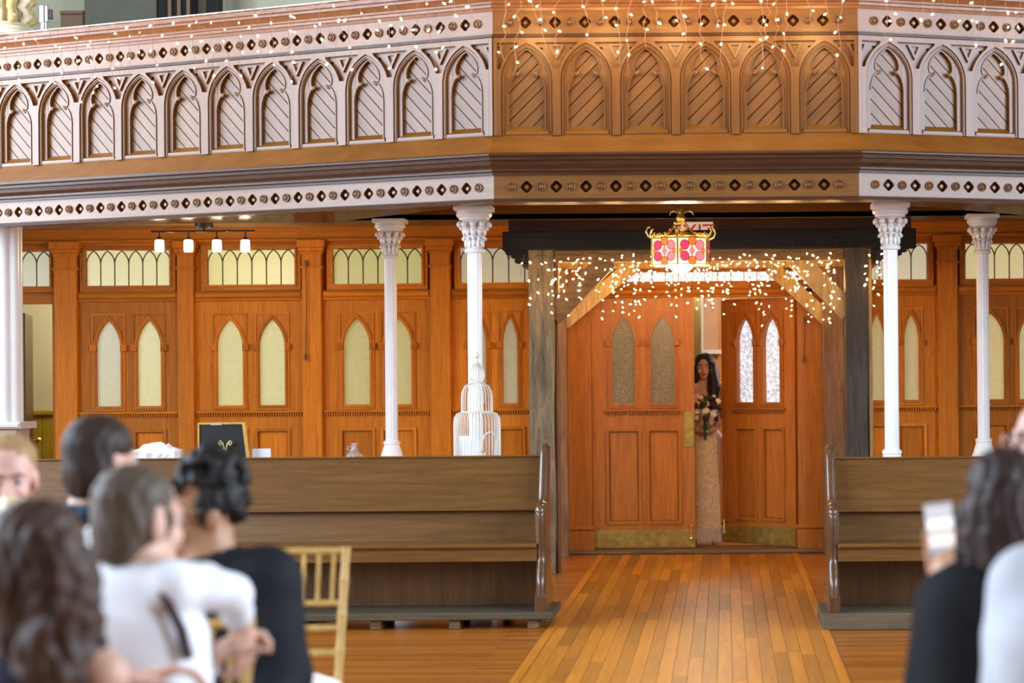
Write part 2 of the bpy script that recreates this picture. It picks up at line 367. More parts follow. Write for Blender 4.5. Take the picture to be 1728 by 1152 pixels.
def back(x0, x1, z0, z1, holes=()): mk('backing_wall', MB().plate([(x0, z0), (x1, z0), (x1, z1), (x0, z1)], holes, YW + 0.05, YW + 0.13), wWallZ, wr)
edges = [OP0, OP1, Xw(316), Xw(529), Xw(745), DO0]
def bay_holes(bay, no_l=False):
    x0, x1 = Xw(bay['t'][0]), Xw(bay['t'][1])
    return [[(x0, Z_TB), (x1, Z_TB), (x1, Z_TT), (x0, Z_TT)]], [lancet((Xw(b) - Xw(a)) / 2 + 0.002, Z_LB - .002, Z_LS, Z_LA + .004, (Xw(a) + Xw(b)) / 2) for (a, b) in bay['l']]
back(NLX, Xw(-100), -.01, 3.0); back(Xw(-100), OP0, -.01, 2.2)
h, l = bay_holes(BAYS[0]); back(Xw(-100), OP1, 2.2, 3.0, h)
xs = [OP1, Xw(316), Xw(529), Xw(745), DO0]
for i in range(4):
    h, l = bay_holes(BAYS[i + 1]); back(xs[i], xs[i + 1], 2.2, 3.0, h); back(xs[i], xs[i + 1], -.01, 2.2, l)
back(DO0, DO1, 2.2, TSB); back(DO0, DO1, TST, 3.0); back(DO0, TS0, TSB, TST)
xs = [DO1, Xw(1600), NRX]
for i in range(2):
    h, l = bay_holes(BAYS[i + 5]); back(xs[i], xs[i + 1], 2.2, 3.0, h); back(xs[i], xs[i + 1], -.01, 2.2, l)
TS1 = DO1

def ring(outer, inner, y0, y1): return MB().plate(outer, [inner], y0, y1)
def rect(x0, x1, z0, z1): return [(x0, z0), (x1, z0), (x1, z1), (x0, z1)]
def leaf(root, x0, x1, z0, z1, lans, pans, mz, mx, M, panes, zs=Z_LS, zla=Z_LA, zlb=Z_LB, world=True, body='panel_leaf'):
    """a joiner's leaf in its own frame: lancet lights above a dentil shelf, raised panels below; front at y=0"""
    holes = [lancet(a, zlb, zs, zla, xc) for xc, a in lans] + [rect(p0, p1, q0, q1) for p0, p1, q0, q1 in pans]
    o = mk(body, MB().plate(rect(x0, x1, z0, z1), holes, 0, 0.045), mz, root, M=M, world=world)
    for i, (xc, a) in enumerate(lans):
        q = panes[i % len(panes)]
        mk('lancet_pane', MB().plate(lancet(a + .004, zlb - .004, zs, zla + .006, xc), [], 0.030, 0.036), q, o, M=M)
        m1 = ring(lancet(a + 0.026, zlb - 0.026, zs, zla + 0.04, xc), lancet(a, zlb, zs, zla, xc), -0.016, 0.0)
        ar = ring(lancet(a + 0.017, zlb - 0.017, zs, zla + 0.026, xc), lancet(a + 0.008, zlb - 0.008, zs, zla + 0.012, xc), -0.024, -0.016)
        m1.v += ar.v; m1.f += [tuple(k + len(m1.v) - len(ar.v) for k in f) for f in ar.f]
        mk('arch_moulding', m1, mz, o, M=M)
        e = 0.038; fr = ring(rect(xc - a - e, xc + a + e, zlb - 0.04, zla + 0.055), rect(xc - a - e + .012, xc + a + e - .012, zlb - 0.028, zla + 0.043), -0.012, 0)
        mk('label_moulding', fr, mx, o, M=M)
        for sx in (-1, 1):
            xb = xc + sx * (a + 0.026); b = MB().cbox((xb - .026, -0.034, zs - .03), (xb + .026, 0, zs + .026), 0.005)
            b.tube([(xb + .013 * math.cos(t), -0.036, zs - .002 + .013 * math.sin(t)) for t in [k * math.pi / 5 for k in range(10)]], 0.0045, 5, closed=True)
            mk('corner_block', b, mz, o, M=M)
    if lans:
        lx0 = min(xc - a for xc, a in lans) - 0.06; lx1 = max(xc + a for xc, a in lans) + 0.06
        lx0 = max(lx0, x0 + .01) if body != 'panel_leaf' else x0; lx1 = min(lx1, x1 - .01) if body != 'panel_leaf' else x1
        zt = zlb - 0.05
        mk('shelf_moulding', MB().cbox((lx0, -0.034, zt - 0.018), (lx1, 0, zt), 0.005), mx, o, M=M)
        d = MB(); x = lx0 + 0.01
        while x < lx1 - 0.012:
            d.box((x, -0.024, zt - 0.042), (x + 0.011, 0, zt - 0.018)); x += 0.021
        mk('dentil_strip', d, mx, o, M=M)
    for (p0, p1, q0, q1) in pans:
        fr = ring(rect(p0 - .022, p1 + .022, q0 - .022, q1 + .022), rect(p0, p1, q0, q1), -0.014, 0.0)
        r2 = ring(rect(p0 - .010, p1 + .010, q0 - .010, q1 + .010), rect(p0 + .006, p1 - .006, q0 + .006, q1 - .006), -0.006, 0.02)
        n = len(fr.v); fr.v += r2.v; fr.f += [tuple(k + n for k in f) for f in r2.f]
        mk('panel_moulding', fr, mz, o, M=M)
        mk('raised_panel', MB().cbox((p0, 0.016, q0), (p1, 0.04, q1), 0.012), mz, o, M=M)
    return o
def transom(root, x0, x1, z0, z1, n, glass, yf=YW + 0.03):
    fr = ring(rect(x0 - .05, x1 + .05, z0 - .05, z1 + .04), rect(x0, x1, z0, z1), YW - 0.015, YW + 0.05)
    r2 = ring(rect(x0 - .018, x1 + .018, z0 - .018, z1 + .018), rect(x0, x1, z0, z1), YW - 0.03, YW - 0.015)
    k = len(fr.v); fr.v += r2.v; fr.f += [tuple(i + k for i in f) for f in r2.f]
    o = mk('transom_frame', fr, wWallX, root)
    w = (x1 - x0) / n; zs = z1 - 0.115; came = MB()
    me = MB().plate(lancet(w / 2 - .003, 0.002, zs - z0, z1 - z0 - 0.008), [], 0, 0.006).mesh('transom_pane', glass)
    for i in range(n): link('transom_pane', me, o, Matrix.Translation((x0 + (i + .5) * w, yf, z0)))
    for i in range(n + 1):      # spandrel glass between the pointed heads
        R = arch_pts(w / 2 - .003, zs, z1 - 0.008, 6); cxr = x0 + (i + .5) * w; cxl = x0 + (i - .5) * w
        poly = []
        if i < n: poly += [(cxr + p[0], p[1]) for p in R[6:]]            # from apex down to left springing
        else: poly += [(x1, z1), (x1, zs)]
        if i > 0: poly += [(cxl + p[0], p[1]) for p in R[:7]]
        else: poly += [(x0, zs), (x0, z1)]
        poly = [(min(max(a, x0), x1), b) for a, b in poly]
        mk('spandrel_pane', MB().plate(poly, [], yf + .001, yf + .005), glass, o)
    for i in range(n):
        xc = x0 + (i + .5) * w
        came.tube([(xc + p[0], yf - 0.002, p[1]) for p in arch_pts(w / 2, zs, z1 - .004, 6)], 0.0055, 4)
    for i in range(n + 1): came.tube([(x0 + i * w, yf - .002, z0), (x0 + i * w, yf - .002, zs)], 0.0055, 4)
    mk('lead_came', came, mLead, o)
for bi, bay in enumerate(BAYS):
    x0, x1 = Xw(bay['p'][0]), Xw(bay['p'][1])
    transom(wr, Xw(bay['t'][0]), Xw(bay['t'][1]), Z_TB, Z_TT, bay['t'][2], gT[bi])
    if bay['l']:
        lans = [((Xw(a) + Xw(b)) / 2, (Xw(b) - Xw(a)) / 2) for a, b in bay['l']]
        pans = [(xc - max(a, .085) - .02, xc + max(a, .085) + .02, 0.28, 1.07) for xc, a in lans]
        g = gls[bay['g']]; g2 = gls[1] if bay['g'] == 0 else g
        leaf(wr, x0, x1, 0.13, 2.19, lans, pans, wWallZ, wWallX, Matrix.Translation((0, YW, 0)), [g, g2])
        mk('transom_moulding', MB().cbox((x0, YW - 0.045, 2.205), (x1, YW + 0.05, 2.262), 0.016).cbox((x0, YW - 0.028, 2.185), (x1, YW + .05, 2.205), 0.004), wWallX, wr)
    mk('top_rail', MB().box((x0, YW + 0.02, 2.262), (x1, YW + 0.05, Z_TB - .05)).box((x0, YW + 0.01, Z_TT + .04), (x1, YW + 0.05, 2.72)), wWallX, wr)
PIL = [(95, 133), (302, 330), (512, 545), (728, 762), (1582, 1616)]
def pilaster(x0, x1, yf=YW - 0.06, cap=True, base=True):
    mb = MB().cbox((x0, yf, 0.0), (x1, YW + 0.05, 2.60), 0.006)
    if cap:
        for e, z0, z1 in ((.012, 2.455, 2.475), (.010, 2.575, 2.60), (.022, 2.60, 2.635), (.034, 2.635, 2.70)): mb.cbox((x0 - e, yf - e, z0), (x1 + e, YW + .05, z1), 0.006)
    if base:
        mb.cbox((x0 - .012, yf - .018, 0.0), (x1 + .012, YW + .05, 0.20), 0.004).cbox((x0 - .02, yf - .028, 0.20), (x1 + .02, YW + .05, 0.235), 0.012)
    return mb
for a, b in PIL: mk('pilaster', pilaster(Xw(a), Xw(b)), wWallZ, wr)
for a, b in ((955, 998), (1345, 1389)): mk('door_pilaster', pilaster(Xw(a), Xw(b), YW - 0.05, False), wDoorZ, wr)
mk('wall_frieze', MB().box((NLX, YW - 0.02, 2.70), (NRX, YW + .05, 2.83)).cbox((NLX, YW - 0.05, 2.685), (NRX, YW + .05, 2.715), 0.008).cbox((NLX, YW - 0.05, 2.80), (NRX, YW + .05, 2.84), 0.012), wWallX, wr)
dm = MB().cbox((DO0 - .2, YW - 0.05, 2.205), (DO1 + .2, YW + .05, 2.26), 0.014).box((DO0 - .22, YW - .01, 2.26), (DO1 + .22, YW + .05, TSB)).box((DO0 - .22, YW - .01, TST), (DO1 + .22, YW + .05, 2.7))
dm.cbox((DO0 - .2, YW - 0.03, 2.185), (DO1 + .2, YW + .05, 2.205), 0.004)
mk('door_head', dm, wWallX, wr)
tw = (TS1 - TS0) / 14
me = MB().box((0.004, 0, 0.002), (tw - 0.004, 0.006, TST - TSB - .002)).mesh('door_transom_pane', gWhite)
for i in range(14): link('door_transom_pane', me, wr, Matrix.Translation((TS0 + i * tw, YW + 0.03, TSB)))
mk('threshold', MB().cbox((DO0 - .25, YW - 0.16, 0.0), (DO1 + .25, YW + 0.35, 0.035), 0.01), wOldX, wr)
mk('opening_casing', MB().box((OP1, YW - .02, 0), (OP1 + .02, YW + .12, 2.17)).box((OP0 - .06, YW - .02, 2.17), (OP1 + .03, YW + .05, 2.24)), wWallX, wr)
# transom opener rods
for px, y0, y1 in ((516, 445, 600), (1357, 540, 604)):
    a = P(px, y0, YW - .09); b = P(px, y1, YW - .09)
    rod = thing('transom_rod', (b.x, b.y, b.z), 'thin dark iron transom rod on the pilaster left of the column' if px == 516 else 'short dark iron transom rod on the pilaster right of the open door', 'rod')
    mk('bar', MB().tube([a, (a + b) / 2 + Vector((.006, 0, 0)), b], 0.0045, 6), mIron, rod)
    mk('handle', MB().tube([b, b + Vector((0, -.01, -.04))], [0.012, 0.009], 6).ball(b, 0.014, 8, 6), mIron, rod)
    mk('bracket', MB().box((a.x - .009, a.y - .006, a.z - .02), (a.x + .009, YW - .04, a.z + .03)), mIron, rod)
# ---------------- double doors
dL0, dL1 = DO0 + 0.004, Xw(1171); DH = 2.18
def door(name, w, M, glass, lans, pans, plate_side, kick):
    root = link(name, MB().box((0.0, 0.046, 0.05), (w, 0.05, 1.2)).mesh('core', wDoorZ), None, M); tag(root, kind='structure')
    root.data.name = 'door_core'
    leaf(root, 0, w, 0.042, DH, lans, pans, wDoorZ, wDoorX, M, glass, 1.80, Zw(1050, 535), Zw(1050, 681), body='door_panel')
    mk('kick_plate', MB().cbox((0.005, -0.006, 0.05), (w - .005, 0, 0.20), 0.002), mBrass, root, M=M)
    if plate_side:
        x = w - 0.09 if plate_side > 0 else 0.01
        mk('push_plate', MB().cbox((x, -0.008, Zw(1160, 754)), (x + .085, 0, Zw(1160, 695)), 0.003), mBrass, root, M=M)
    x = w - 0.035 if plate_side > 0 else 0.035
    b = MB().tube([(x, -0.02, 0.12), (x, -0.02, 0.24)], 0.006, 6).ball((x, -0.02, 0.125), 0.013, 8, 6).box((x - .012, -0.022, 0.23), (x + .012, 0, 0.245)).box((x - .012, -.022, .14), (x + .012, 0, .15))
    mk('floor_bolt', b, mGoldMetal, root, M=M)
    return root
wl = dL1 - dL0
door('door_1', wl, Matrix.Translation((dL0, YW, 0)), [gBrown], [(Xw(1051.5) - dL0, .098), (Xw(1118) - dL0, .098)],
     [(Xw(1026) - dL0, Xw(1077) - dL0, Zw(1050, 880), Zw(1050, 727)), (Xw(1094) - dL0, Xw(1144) - dL0, Zw(1050, 880), Zw(1050, 727))], 1, True)
hx = DO1 - 0.02; th = math.radians(44)
Md = Matrix.Translation((hx, YW + 0.03, 0)) @ Matrix.Rotation(-th, 4, 'Z') @ Matrix.Translation((-wl, 0, 0))
door('door_2', wl, Md, [gDay], [(wl * .34, .098), (wl * .70, .098)], [(wl * .2, wl * .46, Zw(1050, 880), Zw(1050, 727)), (wl * .58, wl * .84, Zw(1050, 880), Zw(1050, 727))], 0, True)
# ---------------- vestibule behind the doors, lit by its own outside door and an added fill
vb = structure('wall_vestibule')
mk('back_panel', MB().box((-3.2, 22.4, 0), (3.2, 22.5, 2.9)), plain('pink_plaster', (0.72, 0.40, 0.26), 0.8, noise=0.06, nscale=5), vb)
mk('side_panel', MB().box((-3.2, YW + .13, 0), (-3.1, 22.5, 2.9)).box((2.6, YW + .13, 0), (2.7, 22.5, 2.9)), mPlaster, vb)
mk('vestibule_ceiling', MB().box((-3.2, YW + .13, 2.9), (2.7, 22.5, 2.98)), mPlaster, vb)
a = P(1187, 560, 22.38)
mk('white_casing', MB().box((a.x - .028, 22.34, 0.0), (a.x + .0, 22.4, 2.6)).box((a.x, 22.33, P(1187, 597, 22.38).z), (a.x + .42, 22.4, P(1187, 590, 22.38).z)), mWhite, vb)
wood_v = wood('vestibule_wood', (0.58, 0.27, 0.07), (0.42, 0.17, 0.04), 0.5, 'Z', 3, 10, 0.1, 0.3)
for i in range(5):
    mk('vestibule_board', MB().box((a.x + .15 + i * .12, 22.35, 0), (a.x + .266 + i * .12, 22.39, 2.6)), wood_v, vb)
mk('dark_post', MB().box((P(1172, 560, 21.5).x - .3, 21.45, 0), (P(1183, 560, 21.5).x, 21.55, 2.8)), wood('olive_post_wood', (0.22, 0.15, 0.03), (0.12, 0.075, 0.015), 0.5, 'Z', 3, 10), vb)
area_light('vestibule_daylight', (1.7, 21.4, 2.2), (math.radians(-70), 0, math.radians(-30)), 1.0, 1.6, 30, (0.95, 0.97, 1.0))
point_light('vestibule_fill', (-.2, 21.2, 2.6), 40, (1.0, .92, .8), .12)  # fill light added near the ceiling to brighten the wall behind the bride
# ---------------- room behind the far-left opening
rb = structure('wall_side_room')
mk('room_wall', MB().box((-9.5, 21.0, 0), (-3.3, 21.1, 2.9)).box((-3.3, YW + .13, 0), (-3.2, 21.1, 2.9)).box((-9.5, YW + .13, 2.9), (-3.2, 21.1, 2.98)), mPlaster, rb)
zt = P(66, 692, 20.98).z
for i in range(14):
    x = P(30, 720, 20.98).x - 0.6 + i * .12
    mk('wainscot_board', MB().cbox((x, 20.95, 0), (x + .117, 21.0, zt - .05), 0.006), mWainscot, rb)
mk('wainscot_cap', MB().cbox((-7.6, 20.92, zt - .05), (-3.3, 21.0, zt), 0.01), mWainscot, rb)
point_light('side_room_lamp', (-5.6, 19.9, 2.7), 55, (1.0, 0.96, 0.78), 0.15)
Mo = Matrix.Translation((OP0 + .07, YW + .14, 0)) @ Matrix.Rotation(math.radians(103), 4, 'Z')
dd = link('door_3', MB().cbox((0, 0, 0.02), (0.8, 0.04, 2.1), 0.003).mesh('door_core', wood('side_door_wood', (0.14, 0.06, 0.022), (0.08, 0.03, 0.012), 0.4, 'Z')), None, Mo); tag(dd, kind='structure')
mk('door_knob', MB().ball((0.74, -0.05, 0.98), 0.028).tube([(0.74, -0.05, .98), (0.74, 0.0, .98)], 0.01), mGoldMetal, dd, M=Mo)
# ---------------- ceiling under the gallery: sloping boards with a recess in the middle
ce = structure('ceiling')
def cpt(x, y, dz=0): return (x, y, ceil_h(y) + dz)
REC = [(-1.62, 14.1), (-2.95, 17.0), (2.35, 17.0), (0.95, 14.1)]
def slab(poly, dz0, dz1):
    n = len(poly); vs = [cpt(x, y, dz0) for x, y in poly] + [cpt(x, y, dz1) for x, y in poly]
    return MB().add(vs, [tuple(range(n)), tuple(range(n, 2 * n))[::-1]] + [((i + 1) % n, i, i + n, (i + 1) % n + n) for i in range(n)])
mk('soffit_board', slab([(-1.62, 14.1), (-2.95, 17.0), (-7.9, 17.0), (-7.9, 16.78), (-1.62, 13.70)], 0, .04), wCeil, ce, fix=True)
mk('soffit_board', slab([(.95, 14.1), (2.35, 17.0), (7.2, 17.0), (7.2, 15.96), (.95, 13.64)], 0, .04), wCeil, ce, fix=True)
mk('soffit_board', slab([(-7.9, 17.0), (7.2, 17.0), (7.2, YW + .1), (-7.9, YW + .1)], 0, .04), wCeil, ce, fix=True)
mk('soffit_band', slab([(-1.62, 13.62), (.95, 13.62), (.95, 14.1), (-1.62, 14.1)], 0, .04), wLedge, ce, fix=True)
for i in range(4):
    (xa, ya), (xb, yb) = REC[i], REC[(i + 1) % 4]
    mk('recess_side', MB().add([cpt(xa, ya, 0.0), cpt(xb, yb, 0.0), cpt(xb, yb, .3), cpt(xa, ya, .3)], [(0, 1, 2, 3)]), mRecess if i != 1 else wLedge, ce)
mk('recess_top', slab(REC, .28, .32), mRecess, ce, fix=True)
g = MB()                                      # beads between the soffit boards
for i in range(44):
    y = 14.2 + i * 0.1
    if y < 17.0:
        xl = -1.62 - (y - 14.1) * .4586; xr = .95 + (y - 14.1) * .4828
        for a_, b_ in ((max(-7.9, -1.3 - (y - 13.6) * 2.05), xl), (xr, min(7.2, .7 + (y - 13.6) * 2.748))): g.box((a_, y, ceil_h(y) - .003), (b_, y + .008, ceil_h(y) + .01))
    elif y < YW: g.box((-7.9, y, ceil_h(y) - .003), (7.2, y + .008, ceil_h(y) + .01))
tag(mk('soffit_beading', g, wCeil, ce), kind='stuff')
# ================================================================ GALLERY FRONT
GY = 13.5; PHL, PHR = math.radians(26), math.radians(20)
CL = Vector((P(834, 140, GY).x, GY)); CR = Vector((P(1447, 140, GY).x, GY))
dL = Vector((math.cos(PHL), -math.sin(PHL))); dR = Vector((math.cos(PHR), math.sin(PHR))); dC = Vector((1, 0))
nL = Vector((-math.sin(PHL), -math.cos(PHL))); nR = Vector((math.sin(PHR), -math.cos(PHR))); nC = Vector((0, -1))
LEN_L, LEN_R, LEN_C = 6.6, 5.6, (CR - CL).length
def frame(o, d, n): return Matrix(((d.x, -n.x, 0, o.x), (d.y, -n.y, 0, o.y), (0, 0, 1, 0), (0, 0, 0, 1)))
MLf, MCf, MRf = frame(CL, dL, nL), frame(CL, dC, nC), frame(CR, dR, nR)
PL = [CL - dL * LEN_L, CL, CR, CR + dR * LEN_R]
OFF = [nL, (nL + nC) / (1 + nL.dot(nC)), (nR + nC) / (1 + nR.dot(nC)), nR]
def sweep(prof, closed=True):
    vs = []; fs = []; m = len(prof)
    for p, n in zip(PL, OFF):
        for (o, z) in prof: vs.append((p.x + n.x * o, p.y + n.y * o, z))
    for i in range(3):
        for j in range(m if closed else m - 1):
            j2 = (j + 1) % m; fs.append((i * m + j, (i + 1) * m + j, (i + 1) * m + j2, i * m + j2))
    fs.append(tuple(range(m))); fs.append(tuple(3 * m + j for j in range(m))[::-1])
    return MB().add(vs, fs)
wg = structure('wall_gallery')
HB = 2.998; HT = 3.597
mk('rail_cornice', sweep([(-.14, 3.765), (.03, 3.765), (.035, 3.782), (.05, 3.784), (.05, 3.80), (.032, 3.812), (.032, 3.822), (.06, 3.85), (.075, 3.852), (.075, 3.868), (.095, 3.872), (.095, 3.895), (.085, 3.906), (-.14, 3.906)]), wCornUp, wg, fix=True)
mk('rail_top', sweep([(-.15, 3.9065), (.088, 3.9065), (.088, 3.914), (-.15, 3.914)]), plain('rail_top_paint', (0.62, 0.58, 0.57), 0.4, noise=.1), wg, fix=True)
mk('bead_moulding', sweep([(-.02, 3.595), (.03, 3.595), (.042, 3.603), (.042, 3.612), (.03, 3.616), (.03, 3.624), (-.02, 3.624)]), wCorn, wg, fix=True)
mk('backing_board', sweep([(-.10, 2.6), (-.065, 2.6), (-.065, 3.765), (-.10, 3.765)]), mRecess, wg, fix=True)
mk('sloped_ledge', sweep([(-.065, 3.02), (.028, 3.0), (.098, 2.888), (-.065, 2.888)]), wLedge, wg, fix=True)
mk('cornice', sweep([(-.065, 2.8875), (.108, 2.8875), (.112, 2.878), (.112, 2.870), (.098, 2.862), (.102, 2.852), (.100, 2.842), (.082, 2.838), (.076, 2.815), (.056, 2.792), (.058, 2.785), (.058, 2.777), (.044, 2.772), (.046, 2.764), (.046, 2.757), (-.065, 2.757)]), wCorn, wg, fix=True)
mk('base_moulding', sweep([(-.065, 2.588), (.036, 2.588), (.038, 2.597), (.030, 2.602), (.032, 2.612), (-.065, 2.612)]), wCorn, wg, fix=True)
# frieze boards pierced by quatrefoils, with turned bosses between
def quat(xc, zc, r=0.036):
    pts = []
    for k in range(4):
        a0 = k * math.pi / 2
        cx, cz = xc + .5 * r * math.cos(a0), zc + .5 * r * math.sin(a0)
        for t in (-1.1, -.55, 0, .55, 1.1): pts.append((cx + .52 * r * math.cos(a0 + t), cz + .52 * r * math.sin(a0 + t)))
    return pts
ROT_Y = Matrix.Rotation(math.pi / 2, 4, 'X')           # lathe axis towards the viewer (-y)
boss = MB().lathe([(.0275, 0), (.0275, .010), (.025, .014), (.0215, .013), (.020, .004), (.017, .003), (.015, .012), (.012, .017), (.007, .018), (.005, .013), (.002, .012)], 14, ROT_Y).mesh('boss', wGalZ, 50)
stud = MB().add([(-.04, .028, 0), (0, .028, -.04), (.04, .028, 0), (0, .028, .04), (-.013, -.010, 0), (0, -.010, -.013), (.013, -.010, 0), (0, -.010, .013)],
                [(0, 1, 5, 4), (1, 2, 6, 5), (2, 3, 7, 6), (3, 0, 4, 7), (4, 5, 6, 7)]).mesh('quatrefoil_stud', wGalZ)
for z0, z1, zc in ((2.612, 2.757, 2.684), (3.624, 3.765, 3.694)):
    for M, x0, x1, s in ((MLf, -LEN_L + .02, 0.0, -1), (MCf, 0, LEN_C, 1), (MRf, 0, LEN_R - .02, 1)):
        L = x1 - x0; ph = math.tan((PHL if M is MLf else PHR) / 2) * .02
        b = []; q = []; x = .104
        lim = {-1: 6.2}.get(s, LEN_C - .05 if M is MCf else 3.6)
        while x < lim:
            b.append(s * x)
            if x + .0915 < (L - .04): q.append(s * (x + .0915))
            x += .183
        fb = mk('frieze_board', MB().plate([(x0 - (0 if s < 0 else 0.004), z0), (x1 + .004, z0), (x1 + .004, z1), (x0 - (0 if s < 0 else .004), z1)], [quat(v, zc) for v in q], -.02, 0.03), wGalX, wg, M=M)
        for v in b: link('boss', boss, fb, M @ Matrix.Translation((v, -.02, zc)))
        for v in q: link('quatrefoil_stud', stud, fb, M @ Matrix.Translation((v, 0.0, zc)))
# pointed arch panels: pierced board, two moulded rings, cusps, sill and diagonal planks
AW = 0.366; AZ = 3.564; AS = 3.335; AH = AW / 2
def off_arch(a, drop): return arch_pts(a, AS, AZ - drop, 9)
def open_loop(a, drop, zb): return [(-a, zb), (a, zb)] + off_arch(a, drop)
sp = .157
def notch(sgn):            # outline of the spandrel notch at one side, from the foot up
    ar = arch_pts(sp + .016, AS, AZ + .018, 9); half = [p for p in ar if p[0] * sgn > 0.06 and AS + .07 < p[1] < HT - .034]
    half.sort(key=lambda p: p[1])
    return [(sgn * AH, half[0][1])] + half + [(half[-1][0] - sgn * .01, HT - .03), (sgn * AH, HT - .03), (sgn * AH, HT)]
board = MB().plate([(-AH, HB), (-sp, HB)] + off_arch(sp, 0)[::-1] + [(sp, HB), (AH, HB)] + notch(1) + notch(-1)[::-1], [], -.045, -.012).mesh('arch_board', wGalZ)
ring1 = MB().plate([(-sp - .004, HB + .003), (sp + .004, HB + .003)] + off_arch(sp + .004, -.006), [open_loop(.141, .024, HB + .012)], -.028, -.012)
ring1.tube([(.149, -.030, HB + .003)] + [(p[0] * .149 / .157, -.030, p[1] - .011 * max(0, (p[1] - AS)) / (AZ - AS)) for p in off_arch(sp, 0)] + [(-.149, -.030, HB + .003)], .006, 6)
ring1m = ring1.mesh('outer_moulding', wGalZ)
# inner ring with a cusped (trefoil) opening
def cusped():
    a = .1125; tip = (.062, 3.384)
    r = [(a, HB + .012)] + [(a, 3.27), (a - .004, 3.31), (a - .016, 3.345), (a - .034, 3.372), tip]
    r += [(.078, 3.396), (.082, 3.425), (.074, 3.455), (.055, 3.485), (.028, 3.512), (0.0, 3.53)]
    return [(-r[0][0], r[0][1])] + r + [(-p[0], p[1]) for p in r[-2:0:-1]]
ring2m = MB().plate(open_loop(.143, .02, HB + .008), [cusped()], -.010, .012).mesh('cusped_moulding', wGalZ)
cp = cusped()
bead = MB().tube([(p[0], -.011, p[1]) for p in cp[1:]], .0065, 6)
knob = MB()
for dx, dz in ((0, 0), (.011, .004), (-.004, -.012), (.006, -.006)): knob.ball((dx, 0, dz), .0085, 8, 6)
knobm = knob.mesh('cusp_knob', wGalZ, 60); beadm = bead.mesh('cusp_bead', wGalZ, 60)
sillm = MB().add([(-.134, -.020, 3.024), (.134, -.020, 3.024), (.134, .03, 3.072), (-.134, .03, 3.072), (-.134, -.034, 3.006), (.134, -.034, 3.006), (-.134, .03, 3.0), (.134, .03, 3.0), (-.134, -.034, 3.022), (.134, -.034, 3.022)],
                 [(0, 1, 2, 3), (8, 9, 1, 0), (4, 5, 9, 8), (6, 7, 5, 4), (3, 2, 7, 6), (8, 0, 3, 6, 4), (9, 5, 7, 2, 1)]).mesh('panel_sill', wGalX)
innm = MB().box((-AH, -.012, AS + .02), (-.10, .004, HT)).box((.10, -.012, AS + .02), (AH, .004, HT)).box((.03, -.012, 3.54), (.10, .004, HT)).box((-.10, -.012, 3.54), (-.03, .004, HT)).mesh('spandrel_back', wGalX)
spm = MB()
for sg in (-1, 1):
    t = [(sg * AH, 3.462), (sg * .132, 3.555), (sg * AH, 3.555), (sg * AH, 3.545), (sg * .158, 3.545), (sg * AH, 3.488)]
    spm.plate(t, [], -.030, -.012)
spmm = spm.mesh('spandrel_moulding', wGalX)
def clip_poly(poly, x0, x1, z0, z1):
    for ax, lim, sg in ((0, x0, 1), (0, x1, -1), (1, z0, 1), (1, z1, -1)):
        out = []
        for i in range(len(poly)):
            a, b = poly[i], poly[(i + 1) % len(poly)]; da, db = (a[ax] - lim) * sg, (b[ax] - lim) * sg
            if da >= 0: out.append(a)
            if da * db < 0:
                t = da / (da - db); out.append((a[0] + (b[0] - a[0]) * t, a[1] + (b[1] - a[1]) * t))
        poly = out
        if not poly: return []
    return poly
def planks(direction):            # +1: rising to the right
    res = []; w = .062; c = math.cos(math.pi / 4); zc = 3.29
    for k in range(-5, 6):
        a, b = k * w + .003, (k + 1) * w - .003
        pts = [(-1, a), (1, a), (1, b), (-1, b)]
        pl = [(direction * (p[0] * c - p[1] * c), zc + (p[0] * c + p[1] * c)) for p in pts]
        pl = clip_poly(pl, -.128, .128, 3.05, 3.535)
        if len(pl) < 3: continue
        cx = sum(p[0] for p in pl) / len(pl); cz = sum(p[1] for p in pl) / len(pl)
        cc, ss = math.cos(-direction * math.pi / 4), math.sin(-direction * math.pi / 4)
        loc = [((p[0] - cx) * cc - (p[1] - cz) * ss, (p[0] - cx) * ss + (p[1] - cz) * cc) for p in pl]
        me = MB().plate(loc, [], 0.014, .03).mesh('plank', wPlank)
        res.append((me, Matrix.Translation((cx, 0, cz)) @ Matrix.Rotation(-direction * math.pi / 4, 4, 'Y')))
    return res
PLK = {1: planks(1), -1: planks(-1)}
def arch_panel(M, direction):
    o = link('arch_panel', board, wg, M)
    for me in (ring1m, ring2m, beadm, sillm, innm, spmm): link(me.name.split('.')[0], me, o, M)
    for sg in (-1, 1): link('cusp_knob', knobm, o, M @ Matrix.Translation((sg * .058, -.014, 3.384)) @ Matrix.Scale(-sg, 4, (1, 0, 0)))
    for me, m2 in PLK[direction]: link('plank', me, o, M @ m2)
mg = (LEN_C - 6 * AW) / 2
for i in range(6): arch_panel(MCf @ Matrix.Translation((mg + AH + i * AW, 0, 0)), 1)
for i in range(17): arch_panel(MLf @ Matrix.Translation((-(.012 + AH + i * AW), 0, 0)), -1)
for i in range(9): arch_panel(MRf @ Matrix.Translation((.012 + AH + i * AW, 0, 0)), -1)
for M, x0, x1 in ((MCf, 0, mg), (MCf, LEN_C - mg, LEN_C), (MLf, -.012, .012), (MRf, -.012, .012)):
    mk('corner_stile', MB().box((x0, -.044, HB), (x1, .0, HT)), wGalZ, wg, M=M)
for M, x0, x1 in ((MLf, -LEN_L, -.012 - 17 * AW), (MRf, .012 + 9 * AW, LEN_R)): mk('end_board', MB().box((x0, -.04, HB), (x1, 0, HT)), wGalX, wg, M=M)
